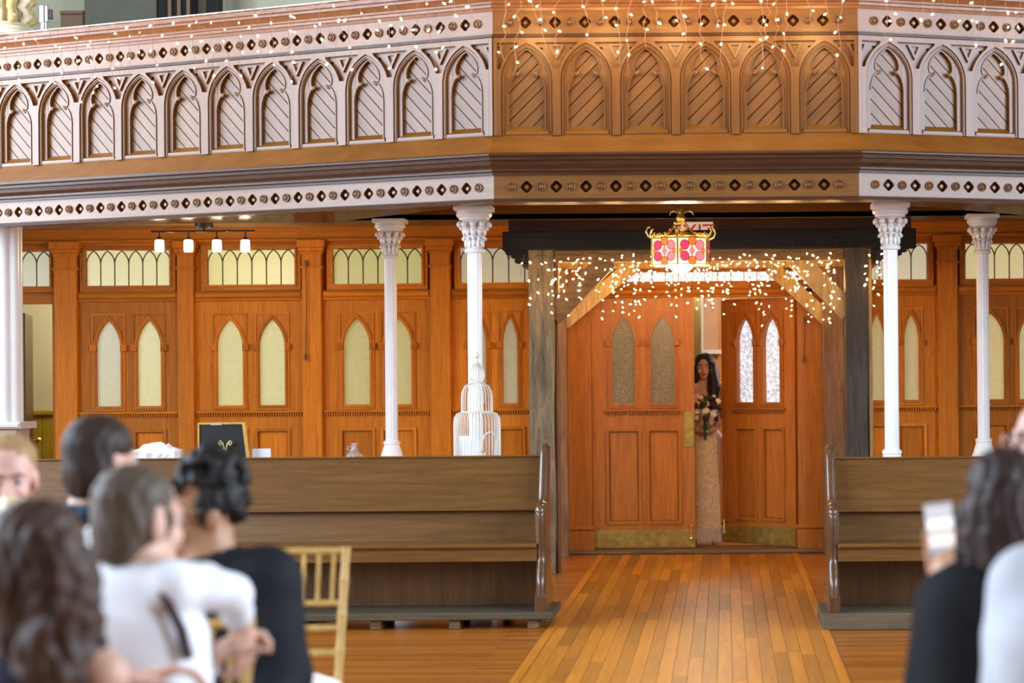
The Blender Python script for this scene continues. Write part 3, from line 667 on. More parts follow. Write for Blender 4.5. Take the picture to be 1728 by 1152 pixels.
# gallery deck and the space above it
dk = structure('floor_gallery')
mk('deck', MB().add([(-7.9, 16.9, 3.0), (-1.45, 13.75, 3.0), (.82, 13.75, 3.0), (7.2, 16.2, 3.0), (7.2, 20.6, 3.0), (-7.9, 20.6, 3.0), (-7.9, 16.9, 3.06), (-1.45, 13.75, 3.06), (.82, 13.75, 3.06), (7.2, 16.2, 3.06), (7.2, 20.6, 3.06), (-7.9, 20.6, 3.06)],
   [(0, 1, 2, 3, 4, 5)[::-1], (6, 7, 8, 9, 10, 11)] + [(i, (i + 1) % 6, (i + 1) % 6 + 6, i + 6) for i in range(6)]), wFloorX, dk, fix=True)
wu = structure('wall_upper')
mk('upper_plaster', MB().box((-9, 20.5, 3.0), (8, 20.6, 8)), plain('upper_plaster', (0.66, 0.66, 0.47), 0.8, noise=.05, nscale=4), wu)
def upbox(name, px0, px1, py0, y, mat, label, cat, d=.25, zt=None):
    a = P(px0, py0, y); b = P(px1, py0, y)
    t = thing(name, ((a.x + b.x) / 2, y + d / 2, 3.06), label, cat)
    z = zt or a.z
    mk('body', MB().cbox((a.x, y, 3.06), (b.x, y + d, z), .008), mat, t)
    mk('top_board', MB().cbox((a.x - .003, y - .02, z), (b.x + .003, y + d, z + .03), .006), mat, t)
    return t, a, b
upbox('low_cabinet', 102, 141, 24, 20.1, mBrownPanel, 'low brown cabinet up on the gallery beside the grey green board', 'cabinet')
t, a, b = upbox('standing_screen', 142, 264, 0, 20.05, mGreyGreen, 'tall grey green board standing on the gallery at upper left', 'board', .06, 6.2)
t, a, b = upbox('dark_bookcase', 266, 321, 0, 20.05, mDark, 'tall dark wooden case on the gallery with upright slats', 'bookcase', .3, 6.2)
for i in range(3): mk('slat', MB().box((a.x + .10 + i * .085, 20.02, 3.1), (a.x + .13 + i * .085, 20.05, 6.1)), mBrownPanel, t)
upbox('dark_pillar', 347, 371, 0, 20.1, mDark, 'narrow dark upright post on the gallery against pale wall', 'post', .12, 6.2)
# silver can on the rail
p = P(75, 44, 15.0); zr = 3.914
can = thing('metal_can', (p.x, p.y, zr), 'small silver metal cylinder standing on the gallery rail by the gilded column', 'canister')
hh = P(75, 10, p.y).z - zr
mk('body', MB().lathe([(.022, 0), (.026, .004), (.024, hh * .3), (.034, hh * .34), (.034, hh - .004), (.03, hh), (.02, hh - .004)], 18, Matrix.Translation((p.x, p.y, zr))), mSilver, can, 40)
mk('side_clip', MB().cbox((p.x + .034, p.y - .012, zr + hh * .45), (p.x + .055, p.y + .012, zr + hh * .85), .004), mDarkMetal, can)
# ================================================================ COLUMNS
def flute(r, z0, z1, n=16, depth=.09, M=None):
    vs = []; fs = []; seg = n * 4
    for z in (z0, z1):
        for j in range(seg):
            a = 2 * math.pi * j / seg; rr = r * (1 - depth * (0.5 + .5 * math.cos(n * a)) ** 2)
            vs.append((rr * math.cos(a), rr * math.sin(a), z))
    for j in range(seg): fs.append((j, (j + 1) % seg, seg + (j + 1) % seg, seg + j))
    return MB().add(vs, fs, M)
vol = MB().ball((0, 0, 0), (.019, .020, .021), 10, 7).ball((-.012, 0, -.027), (.012, .016, .013), 8, 6).ball((-.030, 0, -.035), (.014, .021, .040), 8, 7).mesh('volute', mWhite, 60)
tier2 = MB().ball((0, 0, 0), (.012, .013, .014), 9, 6).ball((-.014, 0, -.028), (.010, .014, .032), 8, 6).mesh('leaf_curl', mWhite, 60)
def column(px, y, label, base_py):
    b = P(px, 600, y); T = ceil_h(y); zb = P(px, base_py, y).z
    t = thing('cast_column', (b.x, y, 0), label, 'column', 'white cast iron columns under the gallery')
    def lm(n, m, s=False): mk(n, m, mWhite, t, s, world=False)
    lm('pedestal', MB().cbox((-.11, -.11, 0), (.11, .11, zb - .17), .01).cbox((-.12, -.12, zb - .20), (.12, .12, zb - .15), .01))
    lm('base', MB().lathe([(.10, zb - .15), (.10, zb - .03), (.092, zb), (.083, zb + .02), (.075, zb + .05), (.062, zb + .085), (.058, zb + .10), (.064, zb + .105), (.064, zb + .125), (.052, zb + .13), (.048, zb + .14)], 28), 35)
    lm('shaft', flute(.047, zb + .135, T - .30, 14), 50)
    lm('astragal', MB().lathe([(.046, T - .305), (.062, T - .30), (.067, T - .287), (.062, T - .276), (.05, T - .27)], 28), 40)
    bell = MB().lathe([(.046, T - .275), (.050, T - .22), (.060, T - .19), (.050, T - .18), (.056, T - .14), (.072, T - .10), (.088, T - .088)], 28, cap=False)
    lm('bell', bell, 40)
    ab = MB().lathe([(.086, T - .092), (.098, T - .088), (.10, T - .076), (.112, T - .07), (.118, T - .052), (.112, T - .036), (.108, T - .03)], 30)
    lm('echinus', ab, 35)
    lm('abacus', MB().cbox((-.121, -.121, T - .03), (.121, .121, T), .006))
    for k in range(10):
        a = math.pi / 10 + k * math.pi / 5
        link('volute', vol, t, Matrix.Rotation(a, 4, 'Z') @ Matrix.Translation((.098, 0, T - .118)), world=False)
    for k in range(12):
        a = k * math.pi / 6
        link('leaf_curl', tier2, t, Matrix.Rotation(a, 4, 'Z') @ Matrix.Translation((.070, 0, T - (.205 if k % 2 else .212))), world=False)
column(802, 14.3, 'white column behind the birdcage, left front of the gallery', 797)
column(1504, 14.3, 'white column nearest the dark post right of the doors', 792)
column(660, 16.8, 'white column standing alone left of the birdcage', 772)
column(1659, 16.8, 'white column at the right edge behind the right pew', 768)
# big pier at the left edge
b = P(2, 560, 15.75); zt = P(30, 711, 15.75).z
t = thing('clustered_pier', (b.x, 15.75, 0), 'thick white clustered pier at the left edge of the picture', 'pier')
vs = MB()
for k in range(8):
    a = k * math.pi / 4 + math.pi / 8; vs.add(*(lambda q: (q.v, q.f))(MB().lathe([(.055, zt), (.055, ceil_h(15.55))], 14, Matrix.Translation((.095 * math.cos(a), .095 * math.sin(a), 0)))))
mk('shaft', vs, mWhite, t, 50, world=False)
mk('core', MB().lathe([(.10, zt), (.10, ceil_h(15.6))], 20), mWhite, t, 50, world=False)
mk('pedestal', MB().cbox((-.15, -.15, 0), (.15, .15, zt - .05), .008), plain('pale_brown_paint', (.42, .33, .25), .5, noise=.1), t, world=False)
mk('pedestal_cap', MB().cbox((-.19, -.19, zt - .05), (.19, .19, zt), .015), plain('cap_paint', (.55, .48, .44), .4, noise=.1), t, world=False)
# gilded column standing above the rail
b = P(6, 40, 15.32)
t = thing('gilded_column', (b.x, b.y, 3.914), 'cream and gilded column foot standing on the gallery rail at upper left', 'column')
mk('plinth', MB().lathe([(.24, -.0), (.24, .03), (.215, .04), (.215, .06), (.18, .075), (.175, .09)], 30), mCream, t, 35, world=False)
mk('shaft', flute(.12, .09, 1.6, 12, .12), mCream, t, 50, world=False)
for k in range(10):
    a = k * math.pi / 5 + .3
    lf = MB().tube([(.16, 0, .09), (.20, 0, .12), (.185, 0, .17), (.15, 0, .20), (.19, 0, .26), (.17, 0, .31), (.135, 0, .34)], [.02, .034, .024, .03, .034, .022, .01], 8).ball((.205, 0, .25), .022).ball((.21, .01, .13), .02)
    mk('gilded_leaf', lf, mGilt if k % 2 == 0 else mCream, t, 60, world=False, M=Matrix.Rotation(a, 4, 'Z'))
# ================================================================ TIMBER PORTAL
YF, YR = 16.86, 18.40
fl0, fl1 = P(893, 700, YF).x, P(936, 700, YF).x; fr0, fr1 = P(1428, 700, YF).x, P(1466, 700, YF).x
rl0, rl1 = -1.53, -1.335; rr0, rr1 = P(1390, 700, YR).x, P(1426, 700, YR).x
tp = thing('timber_portal', ((fl0 + fr1) / 2, (YF + YR) / 2, 0), 'rough timber portal of four posts with braces framing the open doors', 'portal')
zb0, zb1, zl = P(1150, 389, YF).z, P(1150, 420, YF).z, P(1150, 440, YF).z
def roughbox(a, b, seed, amp=.006):
    r = random.Random(seed); (x0, y0, z0), (x1, y1, z1) = a, b; n = 8; vs = []; fs = []
    for i in range(n + 1):
        z = z0 + (z1 - z0) * i / n; j = lambda: r.uniform(-amp, amp)
        c = .008
        vs += [(x0 + c + j(), y0, z), (x1 - c + j(), y0 + j(), z), (x1 + j(), y0 + c, z), (x1 + j(), y1 - c, z), (x1 - c, y1, z), (x0 + c, y1, z), (x0 + j(), y1 - c, z), (x0 + j(), y0 + c, z)]
    for i in range(n):
        for k in range(8): fs.append((i * 8 + k, i * 8 + (k + 1) % 8, i * 8 + 8 + (k + 1) % 8, i * 8 + 8 + k))
    fs.append(tuple(range(8))[::-1]); fs.append(tuple(n * 8 + k for k in range(8)))
    return MB().add(vs, fs)
tag(mk('post', roughbox((fl0, YF, 0), (fl1, YF + .19, zb1), 1), wOldZ, tp), 'grey weathered post')
tag(mk('post', roughbox((fr0, YF, 0), (fr1, YF + .19, zb1), 2), wOldDark, tp), 'dark grey post')
mk('post', roughbox((rl0, YR, 0), (rl1, YR + .18, zl + .02), 3), wOldBrown, tp)
mk('post', roughbox((rr0, YR, 0), (rr1, YR + .18, zl + .02), 4), wOldBrown, tp)
mk('side_plank', roughbox((fr1 + .002, YF + .03, 0), (fr1 + .034, YF + .16, zb1 - .005), 5, .003), wPale, tp)
mk('side_plank', roughbox((fl1 + .002, YF + .06, 0), (fl1 + .03, YF + .19, zb1 - .005), 6, .003), wOldBrown, tp)
bx0, bx1 = P(849, 400, YF).x, P(1545, 400, YF).x
mk('top_beam', MB().cbox((bx0, YF - .06, zb1 + .0), (bx1, YF + .22, zb0), .006), wBlack, tp)
mk('front_lintel', MB().cbox((fl1, YF + .02, zl), (fr0, YF + .17, zb1), .006), wOldX, tp)
mk('rear_lintel', MB().cbox((rl0 - .05, YR + .02, zl + .02), (rr1 + .05, YR + .17, zl + .17), .006), wPale, tp)
for sgn, xo in ((-1, fl0), (1, fr1 + .034)):
    for i, (w, h) in enumerate(((.17, .03), (.13, .055), (.10, .095))):
        x0, x1 = (xo - w, xo) if sgn < 0 else (xo, xo + w + .1)
        zt_ = zb1 - [0, .03, .055][i]
        mk('corbel_step', MB().cbox((x0, YF - .02, zb1 - h), (x1, YF + .18, zt_), .003), wBlack, tp)
    mk('tie_beam', MB().box((xo + sgn * .0 - (.06 if sgn < 0 else 0), YF + .19, zb1 - .12), (xo + (.06 if sgn > 0 else 0), YR, zb1 - .001)), wOldX, tp)
def brace(p0, p1, w, y0, y1, mat):
    p0, p1 = Vector(p0), Vector(p1); d = (p1 - p0).normalized(); n = Vector((-d.z, 0, d.x)) * w / 2
    q = [p0 - n, p1 - n, p1 + n, p0 + n]
    mk('knee_brace', MB().plate([(v.x, v.z) for v in q], [], y0, y1), mat, tp)
brace(P(930, 533, YF), P(1026, 436, YF), .15, YF + .03, YF + .16, wOldX)
brace(P(1434, 526, YF), P(1345, 436, YF), .15, YF + .03, YF + .16, wPale)
brace(P(950, 545, YR), P(1066, 448, YR), .12, YR + .03, YR + .15, wPale)
brace(P(1398, 540, YR), P(1300, 448, YR), .12, YR + .03, YR + .15, wPale)
mk('added_header_board', MB().cbox((bx0, YF + .40, zb0 - .10), (bx1, YF + .43, ceil_h(YF + .40) - .002), .004), wood('added_header_wood', (.075, .028, .012), (.04, .015, .007), .45, 'X'), ce)  # dark board added to block the brightly lit frieze behind the portal
# ================================================================ EXIT SIGN
y = YF + .30; a = P(1137, 389, y); b_ = P(1203, 374, y)
ex = thing('exit_sign', ((a.x + b_.x) / 2, y, zb0 - .02), 'white exit sign with red letters behind the stained glass lantern', 'sign')
mSign = plain('sign_white', (.80, .62, .48), .5, emit=(.85, .62, .45), estr=.45); mRed = plain('sign_red', (.5, .02, .02), .5, emit=(.6, .03, .03), estr=.35)
zs0, zs1 = zb0 - .06, b_.z
mk('housing', MB().cbox((a.x, y, zs0), (b_.x, y + .05, zs1), .004), mSign, ex)
cu = bpy.data.curves.new('letters', 'FONT'); cu.body = 'EXIT'; cu.size = .165; cu.extrude = .002; cu.align_x = 'CENTER'
cu.materials.append(mRed)
to = bpy.data.objects.new('letters', cu); COL.objects.link(to)
bpy.context.view_layer.update()
tm = bpy.data.meshes.new_from_object(to.evaluated_get(bpy.context.evaluated_depsgraph_get())); bpy.data.objects.remove(to)
link('letters', tm, ex, Matrix.Translation(((a.x + b_.x) / 2, y - .003, zs0 + .015)) @ Matrix.Rotation(math.pi / 2, 4, 'X'))
mk('mount', MB().box(((a.x + b_.x) / 2 - .03, y + .01, zs1), ((a.x + b_.x) / 2 + .03, y + .04, ceil_h(y) + .30)), mDarkMetal, ex)
# ================================================================ PEWS
def yz_plate(pts, x0, x1): return MB().plate(pts, [], x0, x1), Matrix(((0, 1, 0, 0), (1, 0, 0, 0), (0, 0, 1, 0), (0, 0, 0, 1)))
def curve_pts(ctrl, n=5):
    out = []
    for i in range(len(ctrl) - 1):
        p0, p1, p2, p3 = [Vector(ctrl[max(0, min(len(ctrl) - 1, i + k))]) for k in (-1, 0, 1, 2)]
        for j in range(n):
            t = j / n; out.append(.5 * ((2 * p1) + (-p0 + p2) * t + (2 * p0 - 5 * p1 + 4 * p2 - p3) * t * t + (-p0 + 3 * p1 - 3 * p2 + p3) * t ** 3))
    return [tuple(v) for v in out] + [tuple(ctrl[-1])]
def pew(xin, s, length, yf, ztop, label, lift, solid):
    """xin: aisle-side end, s: direction the pew runs (-1 left, +1 right)"""
    t = thing('church_pew', (xin, yf, 0), label, 'pew', 'long wooden pews either side of the aisle')
    x0, x1 = (xin - length, xin) if s < 0 else (xin, xin + length)
    e = .05
    front = curve_pts([(.03, .10), (.03, .26), (.06, .33), (.10, .42), (.07, .55), (.045, .64), (.05, .70), (.10, .735), (.17, .72), (.24, .74), (.30, .85), (.36, .97), (.40, 1.04), (.44, 1.075)])
    back = curve_pts([(.50, 1.07), (.535, 1.03), (.53, .95), (.50, .8), (.47, .6), (.50, .4), (.54, .25), (.54, .10)])
    prof = [(p[0], p[1] * ztop / 1.01) for p in front + back]
    for k, xe in enumerate((xin, xin - length if s < 0 else xin + length)):
        xa, xb = (xe - e, xe) if (s < 0) == (k == 0) else (xe, xe + e)
        m, M = yz_plate(prof, xa, xb); M = Matrix.Translation((0, yf, 0)) @ M
        o = mk('end_panel', m, wPewZ, t, 30, M=M, fix=True)
        xc = (xa + xb) / 2
        mk('end_moulding', MB().tube([(xc, yf + p[0], p[1] * ztop / 1.01) for p in front], .031, 8).ball((xc, yf + .06, .70 * ztop / 1.01), (.036, .05, .045)).ball((xc, yf + .45, 1.07 * ztop / 1.01), (.034, .04, .028)), wPewZ, t, 60)
        mk('end_foot', MB().cbox((xa - .012, yf + .0, .085), (xb + .012, yf + .56, .20), .01).cbox((xa - .006, yf + .008, .20), (xb + .006, yf + .55, .23), .012), wPewZ, t)
    xi0, xi1 = x0 + e, x1 - e; sc = ztop / 1.01
    def slant(za, ya, zb_, yb, th): return MB().add([(xi0, ya, za), (xi1, ya, za), (xi1, yb, zb_), (xi0, yb, zb_), (xi0, ya + th, za), (xi1, ya + th, za), (xi1, yb + th, zb_), (xi0, yb + th, zb_)],
        [(0, 1, 2, 3), (7, 6, 5, 4), (4, 5, 1, 0), (5, 6, 2, 1), (6, 7, 3, 2), (7, 4, 0, 3)])
    mk('upper_back', slant(.69 * sc, yf + .33, ztop, yf + .46, .03), wPew, t)
    mk('back_cap', MB().cbox((xi0, yf + .45, ztop), (xi1, yf + .50, ztop + .012), .004), wPew, t)
    mk('lower_back', slant(.50 * sc, yf + .36, .70 * sc, yf + .40, .025), wPew, t)
    mk('seat', MB().cbox((xi0, yf + .04, .478), (xi1, yf + .42, .507), .01), wPew, t)
    mk('apron', MB().box((xi0, yf + .07, .40), (xi1, yf + .095, .478)), wPew, t)
    mk('rear_board', MB().box((xi0, yf + .42, .10), (xi1, yf + .445, .50)), wPewZ, t)
    mk('platform', MB().cbox((x0 - .05, yf - .03, .055 if not solid else .0), (x1 + .05, yf + .62, .098), .006), wood('platform_wood_' + ('b' if solid else 'a'), (.13, .10, .06), (.07, .05, .03), .85, 'X', spec=.1), t)
    if not solid:
        n = int(length / .48)
        for i in range(n + 1):
            xx = xin + s * (.07 + i * .475); mk('platform_block', MB().cbox((xx - .033, yf + .0, 0), (xx + .033, yf + .55, .055), .003), wOldX, t)
    return t
yfl = PF(650, 1062).y; yfr = PF(1450, 1062).y
pew(P(918, 900, yfl).x, -1, 3.75, yfl, P(650, 773, yfl + .47).z, 'long dark wooden pew left of the aisle behind the gold chair', 0, False)
pew(P(1400, 900, yfr).x, 1, 2.6, yfr, P(1500, 774, yfr + .47).z, 'long dark wooden pew right of the aisle on a solid platform', 0, True)
# ================================================================ LANTERN
YL = 15.6
c = P(1149, 424, YL); z0, z1 = P(1149, 447, YL).z, P(1149, 403, YL).z; R = 53 * YL / F; H = z1 - z0
lt = thing('stained_glass_lantern', (c.x, c.y, z0), 'hexagonal stained glass lantern with pink and orange circles on brass chains', 'lantern')
gM = glow('glass_magenta', (.85, .03, .10), .85); gP = glow('glass_pink', (.95, .18, .20), .9); gO = glow('glass_orange', (.95, .16, .005), .95); gW = glow('glass_cream', (1.0, .80, .52), .9)
V = [(c.x + R * math.sin(math.radians(-5 + 60 * k)), c.y - R * math.cos(math.radians(-5 + 60 * k))) for k in range(6)]
def circ(cx, cz, r, n=12): return [(cx + r * math.cos(2 * math.pi * i / n), cz + r * math.sin(2 * math.pi * i / n)) for i in range(n)]
for k in range(6):
    A, B = Vector(V[k]), Vector(V[(k + 1) % 6]); w = (B - A).length; d = (B - A) / w; n = Vector((d.y, -d.x))
    M = frame(A, d, n) if True else None
    M = Matrix(((d.x, -n.x, 0, A.x), (d.y, -n.y, 0, A.y), (0, 0, 1, z0), (0, 0, 0, 1)))
    pn = mk('glass_panel', MB().box((.006, 0, .006), (w - .006, .004, H - .006)), gW, lt, M=M)
    r = w * .155
    for sx in (.24, .76):
        for sz in (.30, .72): mk('round_glass', MB().plate(circ(w * sx, H * sz, r), [], -.004, 0), gM if (sx < .5) != (k == 1) else gP, pn, M=M)
    for sz in (.13, .87): mk('round_glass', MB().plate(circ(w * .5, H * sz, r * .9), [], -.0045, 0), gO, pn, M=M)
    mk('diamond_glass', MB().plate([(w * .5, H * .28), (w * .60, H * .5), (w * .5, H * .72), (w * .40, H * .5)], [], -.0045, 0), gP, pn, M=M)
    for sx in (.06, .94): mk('side_glass', MB().plate([(w * sx - .02 * (1 if sx > .5 else 0), H * .4), (w * sx + .02 * (1 if sx < .5 else 0), H * .4), (w * sx + (.03 if sx < .5 else 0), H * .5), (w * sx + .02 * (1 if sx < .5 else 0), H * .6), (w * sx - .02 * (1 if sx > .5 else 0), H * .6), (w * sx - (.03 if sx > .5 else 0), H * .5)], [], -.0045, 0), gO, pn, M=M)
    ld = MB()
    for sx in (.24, .76):
        for sz in (.30, .72): ld.tube([(p[0], -.005, p[1]) for p in circ(w * sx, H * sz, r)], .002, 4, closed=True)
    for sz in (.13, .87): ld.tube([(p[0], -.005, p[1]) for p in circ(w * .5, H * sz, r * .9)], .002, 4, closed=True)
    mk('lead_lines', ld, mDarkMetal, pn, M=M)
    fr = MB().tube([(A.x, A.y, z0 - .01), (A.x, A.y, z1 + .01)], .006, 6).tube([(A.x, A.y, z0), (B.x, B.y, z0)], .005, 5).tube([(A.x, A.y, z1), (B.x, B.y, z1)], .006, 5)
    mk('brass_frame', fr, mGoldMetal, lt, 50)
    o2 = (A - Vector((c.x, c.y))).normalized()
    sc_ = [(A.x + o2.x * q, A.y + o2.y * q, z1 + h) for q, h in ((0, .0), (.03, .015), (.045, .045), (.035, .075), (.015, .08))]
    mk('brass_scroll', MB().tube(sc_, [.008, .009, .008, .007, .005], 6), mGoldMetal, lt, 60)
hub = P(1152, 362, YL); ztop = ceil_h(YL) + .28
mk('hub', MB().lathe([(.01, -.05), (.03, -.04), (.035, -.02), (.022, 0), (.028, .03), (.02, .05), (.008, .07)], 14, Matrix.Translation((c.x, c.y, hub.z))), mGoldMetal, lt, 50)
mk('hanging_rod', MB().tube([(c.x, c.y, hub.z), (c.x, c.y, ztop)], .007, 8).lathe([(.05, 0), (.06, -.02), (.02, -.03)], 14, Matrix.Translation((c.x, c.y, ztop))), mDarkMetal, lt, 50)
for k in range(3):
    a = k * 2 * math.pi / 3 + .4
    mk('hub_scroll', MB().tube([(c.x + q * math.cos(a), c.y + q * math.sin(a), hub.z + h) for q, h in ((.02, .01), (.06, .03), (.09, .02), (.1, .0))], [.007, .006, .005, .003], 5), mGoldMetal, lt, 60)
for k in range(6):
    A = V[k]; ch = MB(); n = 11
    for i in range(n):
        f = (i + .5) / n; q = Vector((A[0] + (c.x - A[0]) * f, A[1] + (c.y - A[1]) * f, z1 + .03 + (hub.z - z1 - .05) * f - .05 * math.sin(math.pi * f)))
        dirv = (Vector((c.x - A[0], c.y - A[1], hub.z - z1))).normalized(); sd = dirv.cross(Vector((0, 0, 1))).normalized() if i % 2 else Vector((0, 0, 1))
        ch.tube([q + dirv * .016 * math.cos(t_) + sd * .009 * math.sin(t_) for t_ in [m_ * math.pi / 4 for m_ in range(8)]], .0035, 4, closed=True)
    mk('chain', ch, mGoldMetal, lt)
mk('top_ring', MB().lathe([(R * .55, z1 + .012), (R * .55, z1 + .02), (R * .2, z1 + .05), (R * .1, z1 + .055)], 18, Matrix.Translation((c.x, c.y, 0)), cap=False), mGoldMetal, lt, 40)
mk('bulb', MB().ball((c.x, c.y, z0 - .005), (.085, .085, .05), 16, 10), mLampGlow, lt, 60)
point_light('lantern_lamp', (c.x, c.y, z0 - .12), 30, (1.0, .76, .45), .07)
# ================================================================ TRACK LIGHT
YT = 17.3; zc = ceil_h(YT); cm = P(344, 385, YT)
tl = thing('track_light', (cm.x, YT, zc), 'black track light with four glowing lamps on the ceiling at left', 'light')
xa, xb = P(255, 390, YT).x, P(430, 390, YT).x; zbar = P(343, 390, YT).z
mk('ceiling_canopy', MB().lathe([(.07, zbar + .022), (.075, zbar + .03), (.07, zc)], 20, Matrix.Translation((cm.x, YT, 0))), mDarkMetal, tl, 40)
mk('stem', MB().tube([(cm.x, YT, zbar), (cm.x, YT, zbar + .03)], .01), mDarkMetal, tl)
mk('bar', MB().cbox((xa, YT - .012, zbar - .008), (xb, YT + .012, zbar + .008), .003), mDarkMetal, tl)
mShade = plain('frosted_shade', (.95, .9, .78), .2, emit=(1, .82, .5), estr=2.2)
for px in (269, 318, 366, 414):
    q = P(px, 412, YT); za_ = P(px, 403, YT).z; zb_ = P(px, 425, YT).z
    sp_ = mk('lamp_head', MB().tube([(q.x, YT, zbar), (q.x, YT, za_)], .006).lathe([(.024, za_ - .012), (.026, za_), (.016, za_ + .014)], 14, Matrix.Translation((q.x, YT, 0))), mDarkMetal, tl, 40)
    mk('glass_shade', MB().lathe([(.033, zb_), (.038, zb_ + .02), (.036, za_ - .012), (.022, za_ - .004)], 16, Matrix.Translation((q.x, YT, 0)), cap=False), mShade, sp_, 40)
    mk('bulb', MB().ball((q.x, YT, (zb_ + za_) / 2 - .012), (.026, .026, .04), 12, 8), mLampGlow, sp_, 60)
    point_light('track_lamp', (q.x, YT, zb_ - .05), 7.5, (1.0, .80, .52), .035)
# ================================================================ FAIRY LIGHTS
def bulb_add(mb, p, r, d):
    d = Vector(d).normalized(); mb.ball((0, 0, 0), (r, r, r * 1.7), 6, 4, Matrix.Translation(p) @ d.to_track_quat('Z', 'Y').to_matrix().to_4x4())
rl = random.Random(11)
def icicles(name, label, M, x0, x1, step, dmin, dmax, zt, yo, bulb, wire, r=.0066, gap=.085, cat='string lights', ytilt=0.0, group=None, wig=.018, wr_=.0016, zmin=None):
    W = MB(); B = MB(); x = x0; top = []
    while x < x1:
        xx = x + rl.uniform(-.4, .4) * step; L = rl.uniform(dmin, dmax); z = zt + rl.uniform(-.03, .015); pts = []; n = max(2, int(L / .045))
        dx = rl.uniform(-.05, .05)
        for i in range(n + 1):
            f = i / n; pts.append(Vector((xx + dx * f + rl.uniform(-wig, wig) * (f > 0), yo + ytilt * f + rl.uniform(-.012, .006), z - L * f)))
        W.tube([M @ p for p in pts], wr_, 3, cap=False); top.append(M @ pts[0])
        s = rl.uniform(.02, gap)
        while s < L:
            f = s / L * n; i = min(n - 1, int(f)); p = pts[i].lerp(pts[i + 1], f - i)
            q = p + Vector((rl.uniform(-.022, .022), rl.uniform(-.012, .004), rl.uniform(-.02, .012)))
            W.tube([M @ p, M @ q], wr_, 3, cap=False); bulb_add(B, M @ q, r * rl.uniform(.75, 1.2), (M.to_3x3() @ (q - p)) if (q - p).length > 1e-4 else (0, 0, 1)); s += gap * rl.uniform(.6, 1.5)
        x += step
    W.tube(top, wr_ * 1.4, 3, cap=False)
    c_ = sum(top, Vector()) / len(top)
    t = thing(name, (c_.x, c_.y, c_.z), label, cat, group)
    tag(mk('wire', W, wire, t), kind=None); tag(mk('bulbs', B, bulb, t), kind='stuff'); return t
GG = 'fairy lights draped along the gallery rail'
icicles('fairy_lights', 'pinkish fairy lights dangling over the left wing of the gallery front', MLf, -6.2, -.12, .098, .08, .52, 3.895, -.128, mBulbPink, mWireTan, group=GG, ytilt=.05, gap=.125)
icicles('fairy_lights', 'warm fairy lights dangling over the orange middle section of the gallery', MCf, .07, LEN_C - .06, .085, .1, .52, 3.895, -.128, mBulb, mWireTan, group=GG, ytilt=.05, gap=.115)
icicles('fairy_lights', 'pinkish fairy lights dangling over the right wing of the gallery front', MRf, .14, 3.4, .10, .1, .5, 3.895, -.128, mBulbPink, mWireTan, group=GG, ytilt=.05, gap=.12)
for i in range(5): point_light('gallery_string_glow', (CL.x + .25 + i * .43, GY - .42, 3.62), 7.0, (1.0, .58, .22), .1)
for i in range(6):
    q = MLf @ Vector((-.4 - i * .8, -.42, 3.75)); point_light('gallery_string_glow', q, 1.5, (1.0, .6, .34), .1)
for i in range(2):
    q = MRf @ Vector((.4 + i * .8, -.42, 3.75)); point_light('gallery_string_glow', q, 1.5, (1.0, .6, .34), .1)
point_light('post_string_glow', (fl0 + .1, YF - .30, 2.22), 3.2, (1.0, .62, .26), .08); point_light('post_string_glow', (fr1 + .05, YF - .30, 2.2), 1.6, (1.0, .62, .26), .08)
I4 = Matrix.Identity(4); GP = 'fairy lights hung on the timber portal'
icicles('light_curtain', 'dense curtain of warm fairy lights along the front portal lintel', I4, fl1 + .02, fr0 - .02, .045, .12, .58, zb1 - .02, YF - .015, mBulb, mWire, .0068, .062, group=GP)
icicles('light_curtain', 'curtain of fairy lights on the rear portal beam before the doors', I4, rl1 - .1, rr1 - .05, .052, .12, .56, zl + .12, YR - .02, mBulb, mWire, .0072, .075, group=GP)
icicles('light_cluster', 'short bunch of fairy lights on the grey weathered left post', I4, fl0 - .03, fl1 + .01, .05, .15, .42, zb1 - .05, YF - .04, mBulb, mWire, .0075, .11, group=GP)
icicles('light_cluster', 'bunch of fairy lights hanging right of the dark right post', I4, fr1 + .035, fr1 + .12, .035, .25, .46, zb1 - .03, YF - .05, mBulb, mWire, .0075, .065, group=GP)
icicles('light_cluster', 'few stray fairy lights on the black beam over the right post', I4, P(1330, 410, YF).x, P(1500, 410, YF).x, .17, .05, .12, P(1400, 400, YF).z, YF - .075, mBulb, mWire, .008, .3, group=GP)
for i in range(7): point_light('portal_string_glow', (fl1 + .12 + i * .335, YF + .42, 2.24), 9.0, (1.0, .56, .2), .08)
for i in range(3): point_light('portal_string_glow', (rl1 + .3 + i * .45, YR - .35, 2.15), 2.8, (1.0, .56, .2), .08)
# ================================================================ THINGS ON THE TABLE BEHIND THE LEFT PEW
YTB0, YTB1 = yfl + .61, yfl + .92; TZ = .77
tx0, tx1 = P(190, 770, YTB0).x, P(865, 770, YTB0).x
tb = thing('narrow_table', ((tx0 + tx1) / 2, (YTB0 + YTB1) / 2, 0), 'long narrow table standing behind the left pew under the birdcage', 'table')
mk('table_top', MB().cbox((tx0, YTB0, TZ - .03), (tx1, YTB1, TZ), .004), wPew, tb)
for xx in (tx0 + .05, (tx0 + tx1) / 2, tx1 - .05):
    for yy in (YTB0 + .05, YTB1 - .05): mk('leg', MB().cbox((xx - .025, yy - .025, 0), (xx + .025, yy + .025, TZ - .03), .004), wPewZ, tb)
YM = (YTB0 + YTB1) / 2
